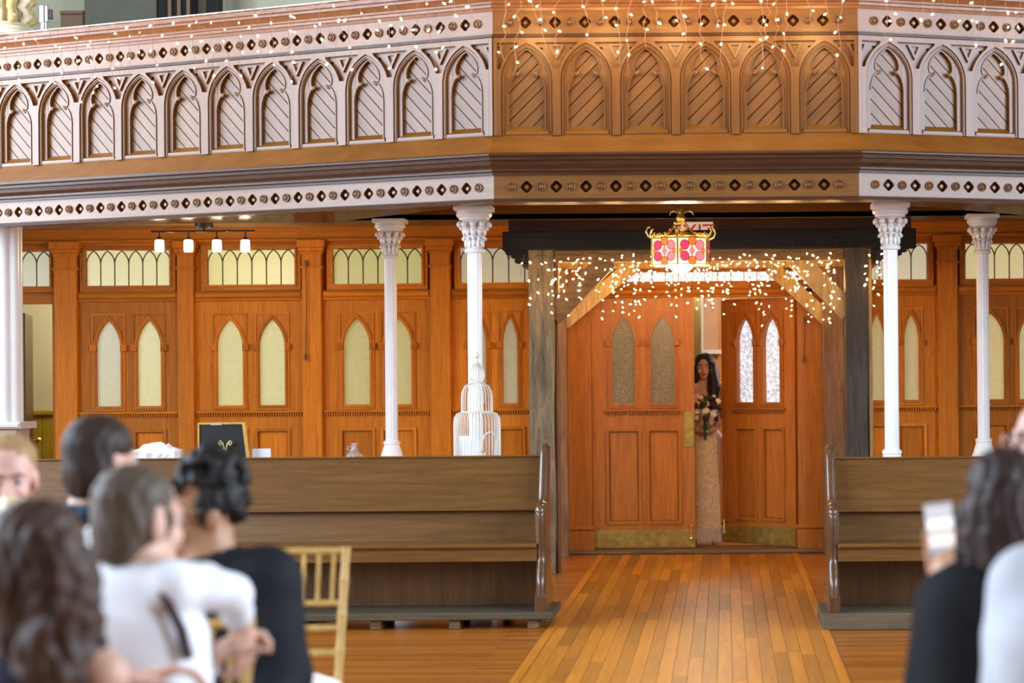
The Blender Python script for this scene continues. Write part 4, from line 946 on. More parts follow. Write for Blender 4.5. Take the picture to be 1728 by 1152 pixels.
# birdcage
q = P(805, 700, YM); cx = q.x
def zz(py): return P(805, py, YM).z
k_ = YM / F
bc = thing('wire_birdcage', (cx, YM, TZ), 'tall white tiered wire birdcage with pointed finial behind the pew', 'birdcage')
def rp(px): return px * k_
prof1 = [(rp(39), TZ + .04), (rp(39), zz(760)), (rp(39), zz(715)), (rp(38), zz(705)), (rp(34), zz(698)), (rp(26), zz(695))]
prof2 = [(rp(26), zz(695)), (rp(26), zz(672)), (rp(25), zz(661)), (rp(20), zz(651)), (rp(10), zz(646)), (rp(4), zz(645))]
prof3 = [(rp(9), zz(645)), (rp(13), zz(634)), (rp(11.5), zz(625)), (rp(6), zz(615)), (rp(2), zz(611))]
C0 = Matrix.Translation((cx, YM, 0))
def ringw(mb, r, z, t=.0035): mb.tube([(cx + r * math.cos(a), YM + r * math.sin(a), z) for a in [i * math.pi / 16 for i in range(32)]], t, 5, closed=True)
for nm, pf, n in (('lower_tier', prof1, 40), ('middle_tier', prof2, 30), ('top_tier', prof3, 14)):
    mb = MB()
    for i in range(n):
        a = 2 * math.pi * i / n; mb.tube([(cx + r * math.cos(a), YM + r * math.sin(a), z) for r, z in pf], .0026, 4)
    ringw(mb, pf[0][0], pf[0][1], .005); ringw(mb, pf[-1][0], pf[-1][1])
    mk(nm, mb, mWhiteWire, bc)
mk('finial', MB().lathe([(.012, zz(612)), (.007, zz(609)), (.010, zz(607)), (.006, zz(605)), (.018, zz(602)), (.021, zz(599)), (.014, zz(596)), (.004, zz(594))], 14, C0), mWhiteWire, bc, 50)
mk('base_tray', MB().lathe([(rp(40), TZ), (rp(42), TZ + .01), (rp(40), TZ + .04)], 32, C0), mWhiteWire, bc, 40)
dr = MB(); an = math.radians(-52)
def cyl(a, z, r=rp(40)): return (cx + r * math.cos(a), YM + r * math.sin(a), z)
dr.tube([cyl(an - .34, TZ + .06), cyl(an - .34, zz(745)), cyl(an - .24, zz(733)), cyl(an, zz(728)), cyl(an + .24, zz(733)), cyl(an + .34, zz(745)), cyl(an + .34, TZ + .06)], .005, 6)
mk('arched_door', dr, mWhiteWire, bc)
mk('latch', MB().tube([cyl(an - .36, zz(757)), cyl(an - .36, zz(764), rp(42))], .004), mGoldMetal, bc)
env = thing('white_cards', (cx - .04, YM, TZ + .04), 'white cards standing inside the wire birdcage', 'cards')
e0 = P(767, 742, YM); e1 = P(810, 742, YM)
mk('card', MB().box((cx - .10, YM - .03, TZ + .041), (cx + .02, YM - .025, zz(742))), plain('card_white', (.85, .84, .84), .6), env)
mk('card', MB().box((cx - .115, YM + .01, TZ + .041), (cx - .05, YM + .015, zz(735))), MATS['card_white'], env)
# glass jug
q = P(598, 770, YM); jx = q.x
def zj(py): return P(598, py, YM).z
jg = thing('glass_jug', (jx, YM, TZ), 'small clear glass jug with a ring handle on the table', 'jug')
gl = plain('clear_glass', (.95, .93, .9), .05, trans=.85, ior=1.3)
CJ = Matrix.Translation((jx, YM, 0))
mk('body', MB().lathe([(.06, TZ), (.075, TZ + .01), (.075, TZ + .10), (.062, zj(772) + .0), (.045, zj(766)), (.024, zj(760)), (.017, zj(756)), (.016, zj(751)), (.021, zj(750)), (.021, zj(747.5)), (.016, zj(747))], 22, CJ), gl, jg, 45)
mk('ring_handle', MB().tube([(jx - .032 + .013 * math.cos(a), YM, zj(756) + .013 * math.sin(a)) for a in [i * math.pi / 6 for i in range(12)]], .004, 6, closed=True), gl, jg, 60)
# white box with crumpled tissue and a curly letter
q0, q1 = P(229, 765, YM), P(303, 765, YM)
bxm = plain('white_box_card', (.80, .78, .80), .6)
gb = thing('gift_box', ((q0.x + q1.x) / 2, YM, TZ), 'white box heaped with crumpled white tissue at left of the table', 'box')
zt_ = P(266, 759, YM).z
mk('box_body', MB().cbox((q0.x, YM - .12, TZ), (q1.x, YM + .12, zt_), .004), bxm, gb)
rt = random.Random(5); tv = []; tf = []; nx, ny = 14, 8
for j in range(ny + 1):
    for i in range(nx + 1):
        u, v = i / nx, j / ny; edge = min(1, 4 * min(u, 1 - u, v, 1 - v) + .0)
        tv.append((q0.x + (q1.x - q0.x) * (.02 + .96 * u), YM - .115 + .23 * v, zt_ + (.045 * math.sin(math.pi * u) ** .7 + rt.uniform(-.012, .014)) * edge * (1 - .3 * u)))
for j in range(ny):
    for i in range(nx): a_ = j * (nx + 1) + i; tf.append((a_, a_ + 1, a_ + nx + 2, a_ + nx + 1))
mk('crumpled_tissue', MB().add(tv, tf), plain('tissue_white', (.85, .85, .88), .7), gb)
mk('script_letter', MB().tube([P(246, 770, YM - .125), P(250, 764, YM - .125), P(255, 765, YM - .125), P(252, 771, YM - .125), P(262, 773, YM - .125), P(272, 764, YM - .125), P(275, 772, YM - .125), P(283, 766, YM - .125)], .004, 5), plain('silver_script', (.85, .85, .86), .3, metal=.3), gb)
# framed chalkboard with scroll easel
ytb = YM - .02
def fp(px, py, dy=0): return P(px, py, ytb + dy)
fb = thing('framed_chalkboard', (fp(378, 770).x, ytb, TZ), 'black chalkboard in a thin gold wooden frame leaning on the table', 'chalkboard')
o_ = [fp(334, 713), fp(414, 712), fp(423, 775), fp(334, 775)]; zl_ = TZ
outer = [(p.x, p.z) for p in o_]; outer[2] = (outer[2][0] + .02, zl_); outer[3] = (outer[3][0], zl_)
inner = [(outer[0][0] + .010, outer[0][1] - .012), (outer[1][0] - .018, outer[1][1] - .012), (outer[2][0] - .022, zl_ + .02), (outer[3][0] + .010, zl_ + .02)]
mk('frame', MB().plate(outer, [inner], ytb - .012, ytb + .012), plain('gold_frame', (.55, .33, .06), .4, noise=.2), fb)
mk('board', MB().plate(inner, [], ytb - .002, ytb + .006), plain('chalkboard_black', (.012, .012, .013), .35, noise=.2), fb)
mk('clip', MB().plate([(fp(356, 714).x, fp(356, 714).z), (fp(376, 714).x, fp(376, 714).z), (fp(375, 717).x, fp(375, 717).z), (fp(357, 717).x, fp(357, 717).z)], [], ytb - .018, ytb - .012), mSilver, fb)
es = thing('scroll_easel', (fp(380, 770).x, ytb - .05, TZ), 'small gilt scroll of an easel in front of the chalkboard', 'easel')
sc2 = MB()
for sg in (-1, 1):
    pts = [fp(380, 775, -.05)]; pts[0].z = TZ
    pts += [fp(380 + sg * 1.5, 757, -.05), fp(380 + sg * 4, 748, -.05), fp(380 + sg * 9, 743, -.05), fp(380 + sg * 11, 747, -.05), fp(380 + sg * 8, 751, -.05), fp(380 + sg * 6, 748, -.05)]
    sc2.tube(pts, .005, 6)
mk('scroll', sc2, mGilt, es, 60); mk('collar', MB().ball(fp(380, 757, -.05), (.014, .01, .008)), mGilt, es)
wc = thing('white_card', (fp(438, 770, .06).x, ytb + .06, TZ), 'blank white card standing right of the chalkboard', 'card')
a = fp(424, 757, .06); b2 = fp(455, 757, .06)
mk('sheet', MB().add([(a.x, a.y, TZ), (b2.x, a.y, TZ), (b2.x, a.y + .03, a.z), (a.x, a.y + .03, a.z), (a.x, a.y + .09, TZ), (b2.x, a.y + .09, TZ)], [(0, 1, 2, 3), (3, 2, 5, 4)]), MATS['card_white'], wc)
# ================================================================ GOLD CHAIR
def bamboo(p0, p1, r, nodes=3, seg=8):
    mb = MB(); p0, p1 = Vector(p0), Vector(p1); path = []; rr = []
    n = nodes + 1
    for i in range(n):
        for f, q in ((0.02, 1.0), (.5, .86), (.98, 1.0)): path.append(p0.lerp(p1, (i + f) / n)); rr.append(r * q)
        if i < n - 1: path.append(p0.lerp(p1, (i + 1) / n)); rr.append(r * 1.28)
    return mb.tube(path, rr, seg)
mCush = plain('ivory_cushion', (.80, .76, .70), .7, sheen=.2)
def make_chair(loc, rz, label):
    t = thing('chiavari_chair', loc, label, 'chair', 'gold bamboo style chairs of the guests', rz)
    def a(n, m, mat=wGold): return mk(n, m, mat, t, 45, world=False)
    for s in (-1, 1):
        a('back_leg', bamboo((s * .165, .20, 0), (s * .178, .17, .45), .016, 3)); a('back_post', bamboo((s * .178, .17, .45), (s * .20, .235, .93), .016, 3))
        a('front_leg', bamboo((s * .185, -.22, 0), (s * .185, -.20, .45), .016, 3))
        a('side_stretcher', bamboo((s * .183, -.21, .14), (s * .17, .19, .14), .010, 3)); a('side_stretcher', bamboo((s * .183, -.21, .24), (s * .17, .19, .24), .010, 3))
    for z, hw, y in ((.915, .20, .232), (.735, .19, .208), (.65, .186, .198), (.565, .183, .188)): a('back_rail', bamboo((-hw, y, z), (hw, y, z), .012, 4))
    for z in (.16, .26): a('front_stretcher', bamboo((-.185, -.21, z), (.185, -.21, z), .010, 3))
    a('rear_stretcher', bamboo((-.17, .19, .2), (.17, .19, .2), .010, 3))
    for i in range(7):
        x = (i - 3) * .053; a('spindle', bamboo((x * .96, .209, .735), (x, .231, .912), .0085, 1, 6))
    a('seat_frame', MB().cbox((-.20, -.22, .43), (.20, .20, .455), .008))
    cu_ = MB()
    cu_.add([(x * .19, y * .19 - .01, .456 + (z * .05 if abs(x) < 1 and abs(y) < 1 else z * .012)) for z in (0, 1) for y in (-1, -.6, .6, 1) for x in (-1, -.6, .6, 1)],
            [(z * 16 + j * 4 + i, z * 16 + j * 4 + i + 1, z * 16 + (j + 1) * 4 + i + 1, z * 16 + (j + 1) * 4 + i) for z in (0, 1) for j in range(3) for i in range(3)] +
            [(i, i + 1, 16 + i + 1, 16 + i) for i in range(3)] + [(12 + i, 12 + i + 1, 28 + i + 1, 28 + i) for i in range(3)] + [(j * 4, j * 4 + 4, j * 4 + 20, j * 4 + 16) for j in range(3)] + [(j * 4 + 3, j * 4 + 7, j * 4 + 23, j * 4 + 19) for j in range(3)])
    mk('cushion', cu_, mCush, t, 60, world=False, fix=True)
    return t
cp_ = P(586, 930, 7.66)
make_chair((cp_.x - .205, 7.66 - .225, 0), 0.0, 'empty gold bamboo style chair beside the man in the black jacket')
# ================================================================ PEOPLE (smooth-union bodies, one continuous surface each)
def smin(a, b, k):
    h = np.clip(0.5 + 0.5 * (b - a) / k, 0, 1); return b * (1 - h) + a * h - k * h * (1 - h)
class Body:
    def __init__(s, k=.03): s.p = []; s.k = k
    def e(s, c, r, R=None, k=None, sub=False): s.p.append(('e', np.array(c, float), np.array(r, float), None if R is None else np.array(R, float), k or s.k, sub)); return s
    def c(s, a, b, ra, rb=None, k=None): s.p.append(('c', np.array(a, float), np.array(b, float), ra, ra if rb is None else rb, k or s.k, False)); return s
    def chain(s, pts, rs, k=None):
        for i in range(len(pts) - 1): s.c(pts[i], pts[i + 1], rs[i], rs[i + 1], k)
        return s
    def bounds(s, q):
        if q[0] == 'e': r = max(q[2]); return q[1] - r, q[1] + r
        return np.minimum(q[1] - q[3], q[2] - q[4]), np.maximum(q[1] + q[3], q[2] + q[4])
    def mesh(s, name, mat, vox=.008, floor=0.002, strand=0.0):
        lo = np.min([s.bounds(q)[0] for q in s.p if not q[-1]], 0) - 3 * vox; hi = np.max([s.bounds(q)[1] for q in s.p if not q[-1]], 0) + 3 * vox
        n = np.ceil((hi - lo) / vox).astype(int) + 1
        ax = [lo[i] + vox * np.arange(n[i]) for i in range(3)]
        D = np.full(n, 0.2, np.float32)
        for q in s.p:
            k = q[-2]; a, b = s.bounds(q); mg = k + 2 * vox + .01
            i0 = np.maximum(np.floor((a - mg - lo) / vox).astype(int), 0); i1 = np.minimum(np.ceil((b + mg - lo) / vox).astype(int) + 1, n)
            if np.any(i1 <= i0): continue
            X, Y, Z = np.meshgrid(ax[0][i0[0]:i1[0]], ax[1][i0[1]:i1[1]], ax[2][i0[2]:i1[2]], indexing='ij')
            Pp = np.stack([X, Y, Z], -1)
            if q[0] == 'e':
                v = Pp - q[1]
                if q[3] is not None: v = v @ q[3]
                k0 = np.linalg.norm(v / q[2], axis=-1); k1 = np.linalg.norm(v / q[2] ** 2, axis=-1) + 1e-9
                d = k0 * (k0 - 1) / k1
            else:
                ba = q[2] - q[1]; pa = Pp - q[1]; h = np.clip((pa @ ba) / (ba @ ba + 1e-12), 0, 1)
                d = np.linalg.norm(pa - h[..., None] * ba, axis=-1) - (q[3] + (q[4] - q[3]) * h)
            sl = tuple(slice(i0[i], i1[i]) for i in range(3)); S = D[sl]
            D[sl] = smin(S, d, k) if not q[-1] else -smin(-S, d, k)
        if strand:
            X, Y, Z = np.meshgrid(ax[0], ax[1], ax[2], indexing='ij')
            D = D + strand * (np.sin(190 * X + 3 * np.sin(31 * Z + 9 * Y)) + np.sin(170 * Y + 2.5 * np.sin(27 * Z + 11 * X)) + .6 * np.sin(330 * X + 250 * Y + 40 * Z))
        return nets(D, lo, vox, name, mat, floor)
def nets(D, lo, vox, name, mat, floor=None):
    ins = D < 0; n = D.shape
    c = np.zeros(tuple(x - 1 for x in n), int)
    for dx in (0, 1):
        for dy in (0, 1):
            for dz in (0, 1): c += ins[dx:n[0] - 1 + dx, dy:n[1] - 1 + dy, dz:n[2] - 1 + dz]
    cell = (c > 0) & (c < 8); ids = -np.ones(cell.shape, int); idx = np.argwhere(cell); ids[cell] = np.arange(len(idx))
    acc = np.zeros((len(idx), 3)); cnt = np.zeros(len(idx)); I = idx.T
    corners = [(x, y, z) for x in (0, 1) for y in (0, 1) for z in (0, 1)]
    for a in corners:
        for axx in range(3):
            if a[axx]: continue
            b = list(a); b[axx] = 1
            va = D[I[0] + a[0], I[1] + a[1], I[2] + a[2]]; vb = D[I[0] + b[0], I[1] + b[1], I[2] + b[2]]
            m = (va < 0) != (vb < 0); t = np.where(m, va / np.where(m, va - vb, 1), 0)
            p = np.array(a, float) + np.outer(t, np.eye(3)[axx]); acc += np.where(m[:, None], p, 0); cnt += m
    V = lo + vox * (idx + acc / np.maximum(cnt, 1)[:, None])
    if floor is not None: V[:, 2] = np.maximum(V[:, 2], floor)
    Fs = []
    for axx in range(3):
        u, w = (axx + 1) % 3, (axx + 2) % 3
        sa = [slice(0, n[i] - 1) if i == axx else slice(1, n[i] - 1) for i in range(3)]
        sb = [slice(1, n[i]) if i == axx else slice(1, n[i] - 1) for i in range(3)]
        A = ins[tuple(sa)]; B = ins[tuple(sb)]; ch = np.argwhere(A != B)
        if not len(ch): continue
        fl_ = A[tuple(ch.T)]; base = ch.copy()
        for i in range(3):
            if i != axx: base[:, i] += 1
        def cid(du, dw):
            q = base.copy(); q[:, u] -= du; q[:, w] -= dw; return ids[tuple(q.T)]
        Q = np.stack([cid(1, 1), cid(0, 1), cid(0, 0), cid(1, 0)], 1)
        Q[~fl_] = Q[~fl_][:, ::-1]; Fs.append(Q)
    Q = np.concatenate(Fs); Q = Q[(Q >= 0).all(1)]
    me = bpy.data.meshes.new(name); me.from_pydata(V.tolist(), [], Q.tolist()); me.materials.append(mat)
    me.polygons.foreach_set('use_smooth', [True] * len(me.polygons)); me.update(); return me
def basis(face):                     # columns: local x, y, z ; the face looks along local -y
    f = Vector(face).normalized(); y = -f; z = Vector((0, 0, 1)); x = y.cross(z).normalized(); z = x.cross(y).normalized()
    return np.array([x, y, z]).T
class Head:
    def __init__(s, c, face, sc=1.0): s.c = np.array(c, float); s.R = basis(face); s.s = sc
    def w(s, p): return s.c + s.R @ (np.array(p, float) * s.s)
    def skin(s, B, neck=None, fem=False):
        w, R, q = s.w, s.R, s.s
        E = lambda p, r, k=.012, sub=False: B.e(w(p), np.array(r) * q, R, k, sub)
        E((0, .014, .032), (.073, .090, .080), .02); E((0, -.026, -.028), (.056, .060, .082), .025)
        E((0, -.066, -.090), (.024 if fem else .030, .020, .017), .022)
        E((0, -.076, .022), (.046, .014, .011), .014)
        for sx in (-1, 1):
            E((sx * .034, -.060, -.034), (.021, .020, .022), .016); E((sx * .074, .014, -.012), (.009, .021, .032), .006)
            E((sx * .029, -.094, .004), (.015, .014, .009), .008, True)
        B.c(w((0, -.084, .006)), w((0, -.104, -.030)), .0075 * q, .0115 * q, .008)
        for sx in (-1, 1): E((sx * .010, -.094, -.034), (.007, .008, .006), .006)
        E((0, -.087, -.0555), (.021, .009, .0055), .004); E((0, -.086, -.066), (.018, .009, .006), .004)
        if neck is not None: B.c(w((0, .022, -.06)), neck, .050 * q if fem else .058 * q, .056 * q if fem else .066 * q, .03)
    def face_parts(s, t, iris=(.06, .035, .02), lip=(.35, .08, .07), brow=(.03, .02, .015), eyes=True):
        w = s.w; q = s.s; M = Matrix(np.block([[s.R, s.c[:, None]], [np.zeros((1, 3)), np.ones((1, 1))]]).tolist()) @ Matrix.Scale(q, 4)
        for sx in (-1, 1):
            if eyes:
                ey = mk('eye', MB().ball((sx * .029, -.0725, .003), .0125, 12, 8, M), EYEW, t, 60)
                mk('iris', MB().ball((sx * .029, -.0815, .003), (.0055, .0045, .0055), 10, 6, M), plain('iris', iris, .2), ey, 60)
            mk('eyebrow', MB().tube([M @ Vector(p) for p in ((sx * .012, -.091, .020), (sx * .03, -.090, .026), (sx * .047, -.078, .021))], [.0035, .0045, .002], 6), plain('brow_hair', brow, .7), t, 60)
        lm = plain('lip', lip, .4)
        mk('lips', MB().tube([M @ Vector(p) for p in ((-.021, -.089, -.060), (-.009, -.0955, -.0575), (0, -.0965, -.0595), (.009, -.0955, -.0575), (.021, -.089, -.060), (.008, -.094, -.066), (-.008, -.094, -.066))], .0042, 6, closed=True).ball((0, -.091, -.062), (.014, .005, .005), 10, 6, M), lm, t, 60)
EYEW = plain('eye_white', (.42, .38, .35), .3)
def hand(B, wr, d, n, sd, sc=1.0, curl=(.5, .6, .4), k=.006):
    wr, d, n, sd = [Vector(v) for v in (wr, d, n, sd)]; d.normalize(); n = (n - d * n.dot(d)).normalized(); sd = (sd - d * sd.dot(d) - n * sd.dot(n)).normalized()
    B.e(wr + d * .048 * sc, np.array((.040, .050, .015)) * sc, np.array([sd, d, n]).T, .012)
    B.c(wr - d * .02 * sc, wr + d * .03 * sc, .024 * sc, .022 * sc, .015)
    for i, (o, ln) in enumerate(((.030, .92), (.010, 1.05), (-.010, .98), (-.029, .76))):
        p = wr + d * .088 * sc + sd * o * sc; B.c(wr + d * .03 * sc + sd * o * .7 * sc, p, .0105 * sc, .0100 * sc, k); a = 0; dd = d.copy()
        for L, cv, r in zip((.042, .027, .021), curl, (.0092, .0085, .0075)):
            a += cv; v = d * math.cos(a) + n * math.sin(a); q = p + v * L * ln * sc; B.c(p, q, r * sc, (r - .0008) * sc, k); p = q
    p = wr + d * .02 * sc + sd * .030 * sc; v = (d * .75 + sd * .6 + n * .45).normalized()
    for L, r, bend in ((.042, .0115, 0), (.032, .0100, .5), (.024, .0088, .4)):
        v = (v + (d * .6 + n * .5) * bend).normalized(); q = p + v * L * sc; B.c(p, q, r * sc, (r - .001) * sc, k); p = q
def V3(px, py, y): return np.array(P(px, py, y))
def skin_mat(name, c): 
    m = plain(name, c, .45, noise=.10, nscale=25, sss=.08); return m
def hair_mat(name, c1, c2, sc=10, st=9): return wood(name, c1, c2, .5, 'Z', sc, st, .25, .25, var=.02)
def cloth(name, c, rough=.85, noise=.12, ns=18): return plain(name, c, rough, noise=noise, nscale=ns, bump=.25, spec=.2)
def person(loc, label):
    return thing('person', loc, label, 'person')
def legs(B, hip, fwd, side, hz=.50, wide=.10):        # seated legs: thighs forward, shins down, feet on the floor
    hip = Vector(hip); fwd = Vector(fwd); fwd.z = 0; fwd.normalize(); side = Vector((fwd.y, -fwd.x, 0))
    for s in (-1, 1):
        h = Vector((hip.x, hip.y, hz)) + side * s * wide; kn = h + fwd * .40 + side * s * .03; kn.z = hz + .01; an = Vector((kn.x, kn.y, .09)) - fwd * .03
        B.c(h, kn, .088, .062); B.c(kn, an, .060, .045); B.c(an + Vector((0, 0, -.045)), an + fwd * .15 + Vector((0, 0, -.052)), .042, .034)
# ---------------------------------------------------------------- guest in the white shirt
SK1 = skin_mat('skin_fair', (.62, .36, .26)); SK2 = skin_mat('skin_tan', (.42, .21, .11)); SK3 = skin_mat('skin_pink', (.70, .40, .32))
z = 5.05
t = person((V3(225, 1100, z)[0], z, 0), 'man in white shirt seen from behind, hands clasped on a gold chair')
hd = Head(V3(237, 878, z), (.56, .80, -.05), 1.09)
hips = V3(215, 1330, z); hips[2] = .56
chest = V3(222, 1050, z); nk = V3(228, 950, z + .01)
shN, shF = V3(292, 990, z - .07), V3(176, 938, z + .10)
elN, wrN = V3(390, 1003, z + .05), V3(404, 1046, z + .22)
elF, wrF = V3(262, 1135, z + .22), V3(356, 1114, z + .24)
S = Body(.03); hd.skin(S, nk)
S.c(nk, chest, .07, .12).c(chest, hips, .12, .13).chain([shN, elN, wrN], [.040, .034, .028]).chain([shF, elF, wrF], [.045, .038, .028]).c(nk, shN, .05, .045).c(nk, shF, .05, .045)
hand(S, V3(407, 1052, z + .22), (.05, .35, -.9), (-.6, .3, 0), (-.5, -.8, 0), 1.05, (.5, .7, .4))
hand(S, V3(362, 1106, z + .25), (.7, .3, .55), (.5, .2, -.8), (0, -.6, .6), 1.0, (.7, .9, .6))
link('body', S.mesh('body', SK1, .0065), t)
C = Body(.04)
C.c(nk + np.array((0, .01, -.035)), chest, .078, .150).c(chest, hips, .150, .150).c(chest + np.array((.03, -.01, -.06)), hips + np.array((.06, 0, .08)), .145, .155)
C.c(nk - np.array((0, 0, .05)), shN, .07, .056).c(nk - np.array((0, 0, .03)), shF, .078, .070)
C.chain([shN, (shN + elN) / 2 + np.array((0, 0, .012)), elN, elN + (wrN - elN) * .72], [.057, .048, .045, .040], .025)
C.chain([shF, elF, elF + (wrF - elF) * .85], [.072, .058, .046], .03)
for px_, py_, rr in ((350, 965, .014), (322, 972, .016), (376, 975, .013)): C.e(V3(px_, py_, z - .02), (rr, rr, rr), None, .02)
link('shirt', C.mesh('shirt', cloth('white_shirt_cloth', (.84, .84, .88), .8, .05), .011), t)
col = Body(.012); ang = [(-.9, .0), (-.5, .45), (0, .62), (.5, .45), (.9, 0)]
cr_ = [nk + np.array((.070 * math.cos(a), .066 * math.sin(a), -.002 + .020 * math.sin(a + .6))) for a in [i * math.pi / 6 for i in range(12)]]
for i in range(12): col.c(cr_[i], cr_[(i + 1) % 12], .016, .016)
link('collar', col.mesh('collar', MATS['white_shirt_cloth'], .007), t)
Hh = Body(.02); w = hd.w
Hh.e(w((0, .022, .045)), (.083, .098, .082), hd.R).e(w((0, .045, -.01)), (.078, .072, .08), hd.R).e(w((0, .06, -.055)), (.058, .045, .05), hd.R)
Hh.e(w((0, -.105, -.035)), (.085, .075, .095), hd.R, .015, True)
for sx in (-1, 1): Hh.e(w((sx * .085, .006, -.02)), (.03, .03, .036), hd.R, .01, True); Hh.c(w((sx * .066, -.022, .01)), w((sx * .068, -.012, -.03)), .013, .009)
link('hair', Hh.mesh('hair', hair_mat('brown_grey_hair', (.13, .095, .065), (.045, .030, .020)), .007, strand=.0014), t)
hd.face_parts(t, brow=(.2, .12, .08))
a0, a1, a2 = V3(262, 985, z - .115), V3(285, 1020, z - .135), V3(306, 1062, z - .135)
mk('necktie', MB().tube([a0, a1, a2, V3(318, 1110, z - .12)], [.007, .012, .014, .015], 6), plain('wine_tie', (.035, .008, .012), .6), t, 60)
TR = Body(.03); legs(TR, hips, (.9, -.25, 0), None); TR.e((hips[0], hips[1], .53), (.19, .15, .11)); link('trousers', TR.mesh('trousers', cloth('black_trousers', (.02, .02, .022)), .014), t)
make_chair((P(424, 1040, 5.42).x - .205, 5.42 - .235, 0), 0.0, 'gold bamboo style chair under the clasped hands of the white shirted man')
# ---------------------------------------------------------------- guest with curly black hair, black jacket
z = 5.85
t = person((V3(400, 1100, z)[0], z, 0), 'man with curly black hair, glasses and black jacket beside the empty chair')
hd = Head(V3(338, 862, z), (-.86, -.42, -.04), 1.06)
nk = V3(352, 950, z); chest = V3(392, 1060, z); hips = V3(400, 1300, z); hips[2] = .56
shR, shL = V3(448, 982, z - .02), V3(330, 985, z + .10)
elR, wrR = V3(474, 1140, z - .05), V3(440, 1230, z - .25); elL, wrL = V3(300, 1150, z + .05), V3(330, 1230, z - .22)
S = Body(.03); hd.skin(S, nk); S.c(nk, chest, .07, .12).c(chest, hips, .12, .13).chain([shR, elR, wrR], [.045, .038, .028]).chain([shL, elL, wrL], [.045, .038, .028])
S.c(nk, shR, .05, .045).c(nk, shL, .05, .045)
for wq in (wrR, wrL): hand(S, wq, (0, -.9, -.2), (0, -.2, -1), (1 if wq is wrL else -1, 0, 0))
link('body', S.mesh('body', SK2, .0075), t)
C = Body(.045); C.c(nk - np.array((-.02, 0, .05)), chest, .085, .165).c(chest, hips, .165, .165).c(nk - np.array((0, 0, .05)), shR, .075, .088).c(nk - np.array((0, 0, .05)), shL, .075, .085)
C.chain([shR, elR, elR + (wrR - elR) * .8], [.090, .075, .055]).chain([shL, elL, elL + (wrL - elL) * .8], [.09, .075, .055])
JK = cloth('black_jacket_cloth', (.014, .015, .020), .75, .3)
link('jacket', C.mesh('jacket', JK, .012), t)
col = Body(.012)
cr_ = [nk + np.array((.078 * math.cos(a), .07 * math.sin(a), .004 + .022 * math.cos(a))) for a in [i * math.pi / 6 for i in range(12)]]
for i in range(12): col.c(cr_[i], cr_[(i + 1) % 12], .019, .019)
link('collar', col.mesh('collar', JK, .008), t)
Hh = Body(.02); w = hd.w; rh = random.Random(4)
Hh.e(w((0, .03, .075)), (.075, .085, .06), hd.R).e(w((0, .07, .02)), (.066, .05, .07), hd.R)
for sx in (-1, 1): Hh.e(w((sx * .066, .028, .028)), (.020, .058, .045), hd.R); Hh.e(w((sx * .070, -.012, -.002)), (.010, .014, .034), hd.R, .01)
Hh.e(w((0, -.068, .062)), (.060, .03, .026), hd.R)
for i in range(120):
    th_, ph_ = rh.uniform(0, 2 * math.pi), rh.uniform(-.1, 1.5)
    d_ = np.array((math.cos(th_) * math.cos(ph_), math.sin(th_) * math.cos(ph_), math.sin(ph_)))
    p_ = np.array((0, .034, .075)) + d_ * np.array((.080, .085, .080))
    if p_[1] < -.055 and p_[2] < .075: continue
    Hh.e(w(p_), (.014,) * 3, None, .006)
for i in range(30):
    Hh.e(w((rh.uniform(-.06, .06), rh.uniform(.06, .115), rh.uniform(-.03, .05))), (.014,) * 3, None, .006)
link('hair', Hh.mesh('hair', hair_mat('black_curly_hair', (.018, .014, .013), (.006, .005, .005)), .0065, strand=.0014), t)
hd.face_parts(t)
gm = MB(); Mh = Matrix(np.block([[hd.R, hd.c[:, None]], [np.zeros((1, 3)), np.ones((1, 1))]]).tolist()) @ Matrix.Scale(hd.s, 4)
for sx in (-1, 1):
    gm.tube([Mh @ Vector((sx * .033 + .024 * math.cos(a), -.104, .002 + .019 * math.sin(a))) for a in [i * math.pi / 6 for i in range(12)]], .0028, 5, closed=True)
    gm.tube([Mh @ Vector(p_) for p_ in ((sx * .057, -.104, .008), (sx * .076, -.05, .008), (sx * .080, .02, .004))], .0028, 5)
gm.tube([Mh @ Vector((-.009, -.106, .004)), Mh @ Vector((.009, -.106, .004))], .0025, 5)
mk('eyeglasses', gm, mSilver, t, 60)
TR = Body(.03); legs(TR, hips, (.9, -.2, 0), None); TR.e((hips[0], hips[1], .53), (.19, .15, .11)); link('trousers', TR.mesh('trousers', MATS['black_trousers'], .014), t)
# ---------------------------------------------------------------- guest behind, back of head, dark collar
z = 6.15
t = person((V3(165, 1000, z)[0], z, 0), 'dark haired man in a black collared shirt, back of head toward camera')
hd = Head(V3(174, 782, z), (.55, .82, 0), 1.08)
nk = V3(160, 868, z); chest = V3(150, 990, z); hips = V3(150, 1200, z); hips[2] = .56
shL, shR = V3(60, 930, z + .03), V3(240, 935, z - .03)
S = Body(.03); hd.skin(S, nk); S.c(nk, chest, .07, .12).c(chest, hips, .12, .13)
for sh, sx in ((shL, -1), (shR, 1)):
    el = sh + np.array((sx * .05, -.03, -.27)); wq = el + np.array((-sx * .12, -.22, .02)); S.c(nk, sh, .05, .045); S.chain([sh, el, wq], [.045, .038, .028]); hand(S, wq, (-sx * .5, -.8, -.1), (0, 0, -1), (-sx, 0, .2))
link('body', S.mesh('body', SK1, .008), t)
C = Body(.04); C.c(nk - np.array((0, 0, .05)), chest, .085, .16).c(chest, hips, .16, .16)
for sh, sx in ((shL, -1), (shR, 1)):
    el = sh + np.array((sx * .05, -.03, -.27)); C.c(nk - np.array((0, 0, .05)), sh, .075, .082); C.chain([sh, el, el + np.array((-sx * .09, -.17, .015))], [.085, .066, .05])
link('shirt', C.mesh('shirt', cloth('black_shirt_cloth', (.022, .028, .040), .8, .3), .012), t)
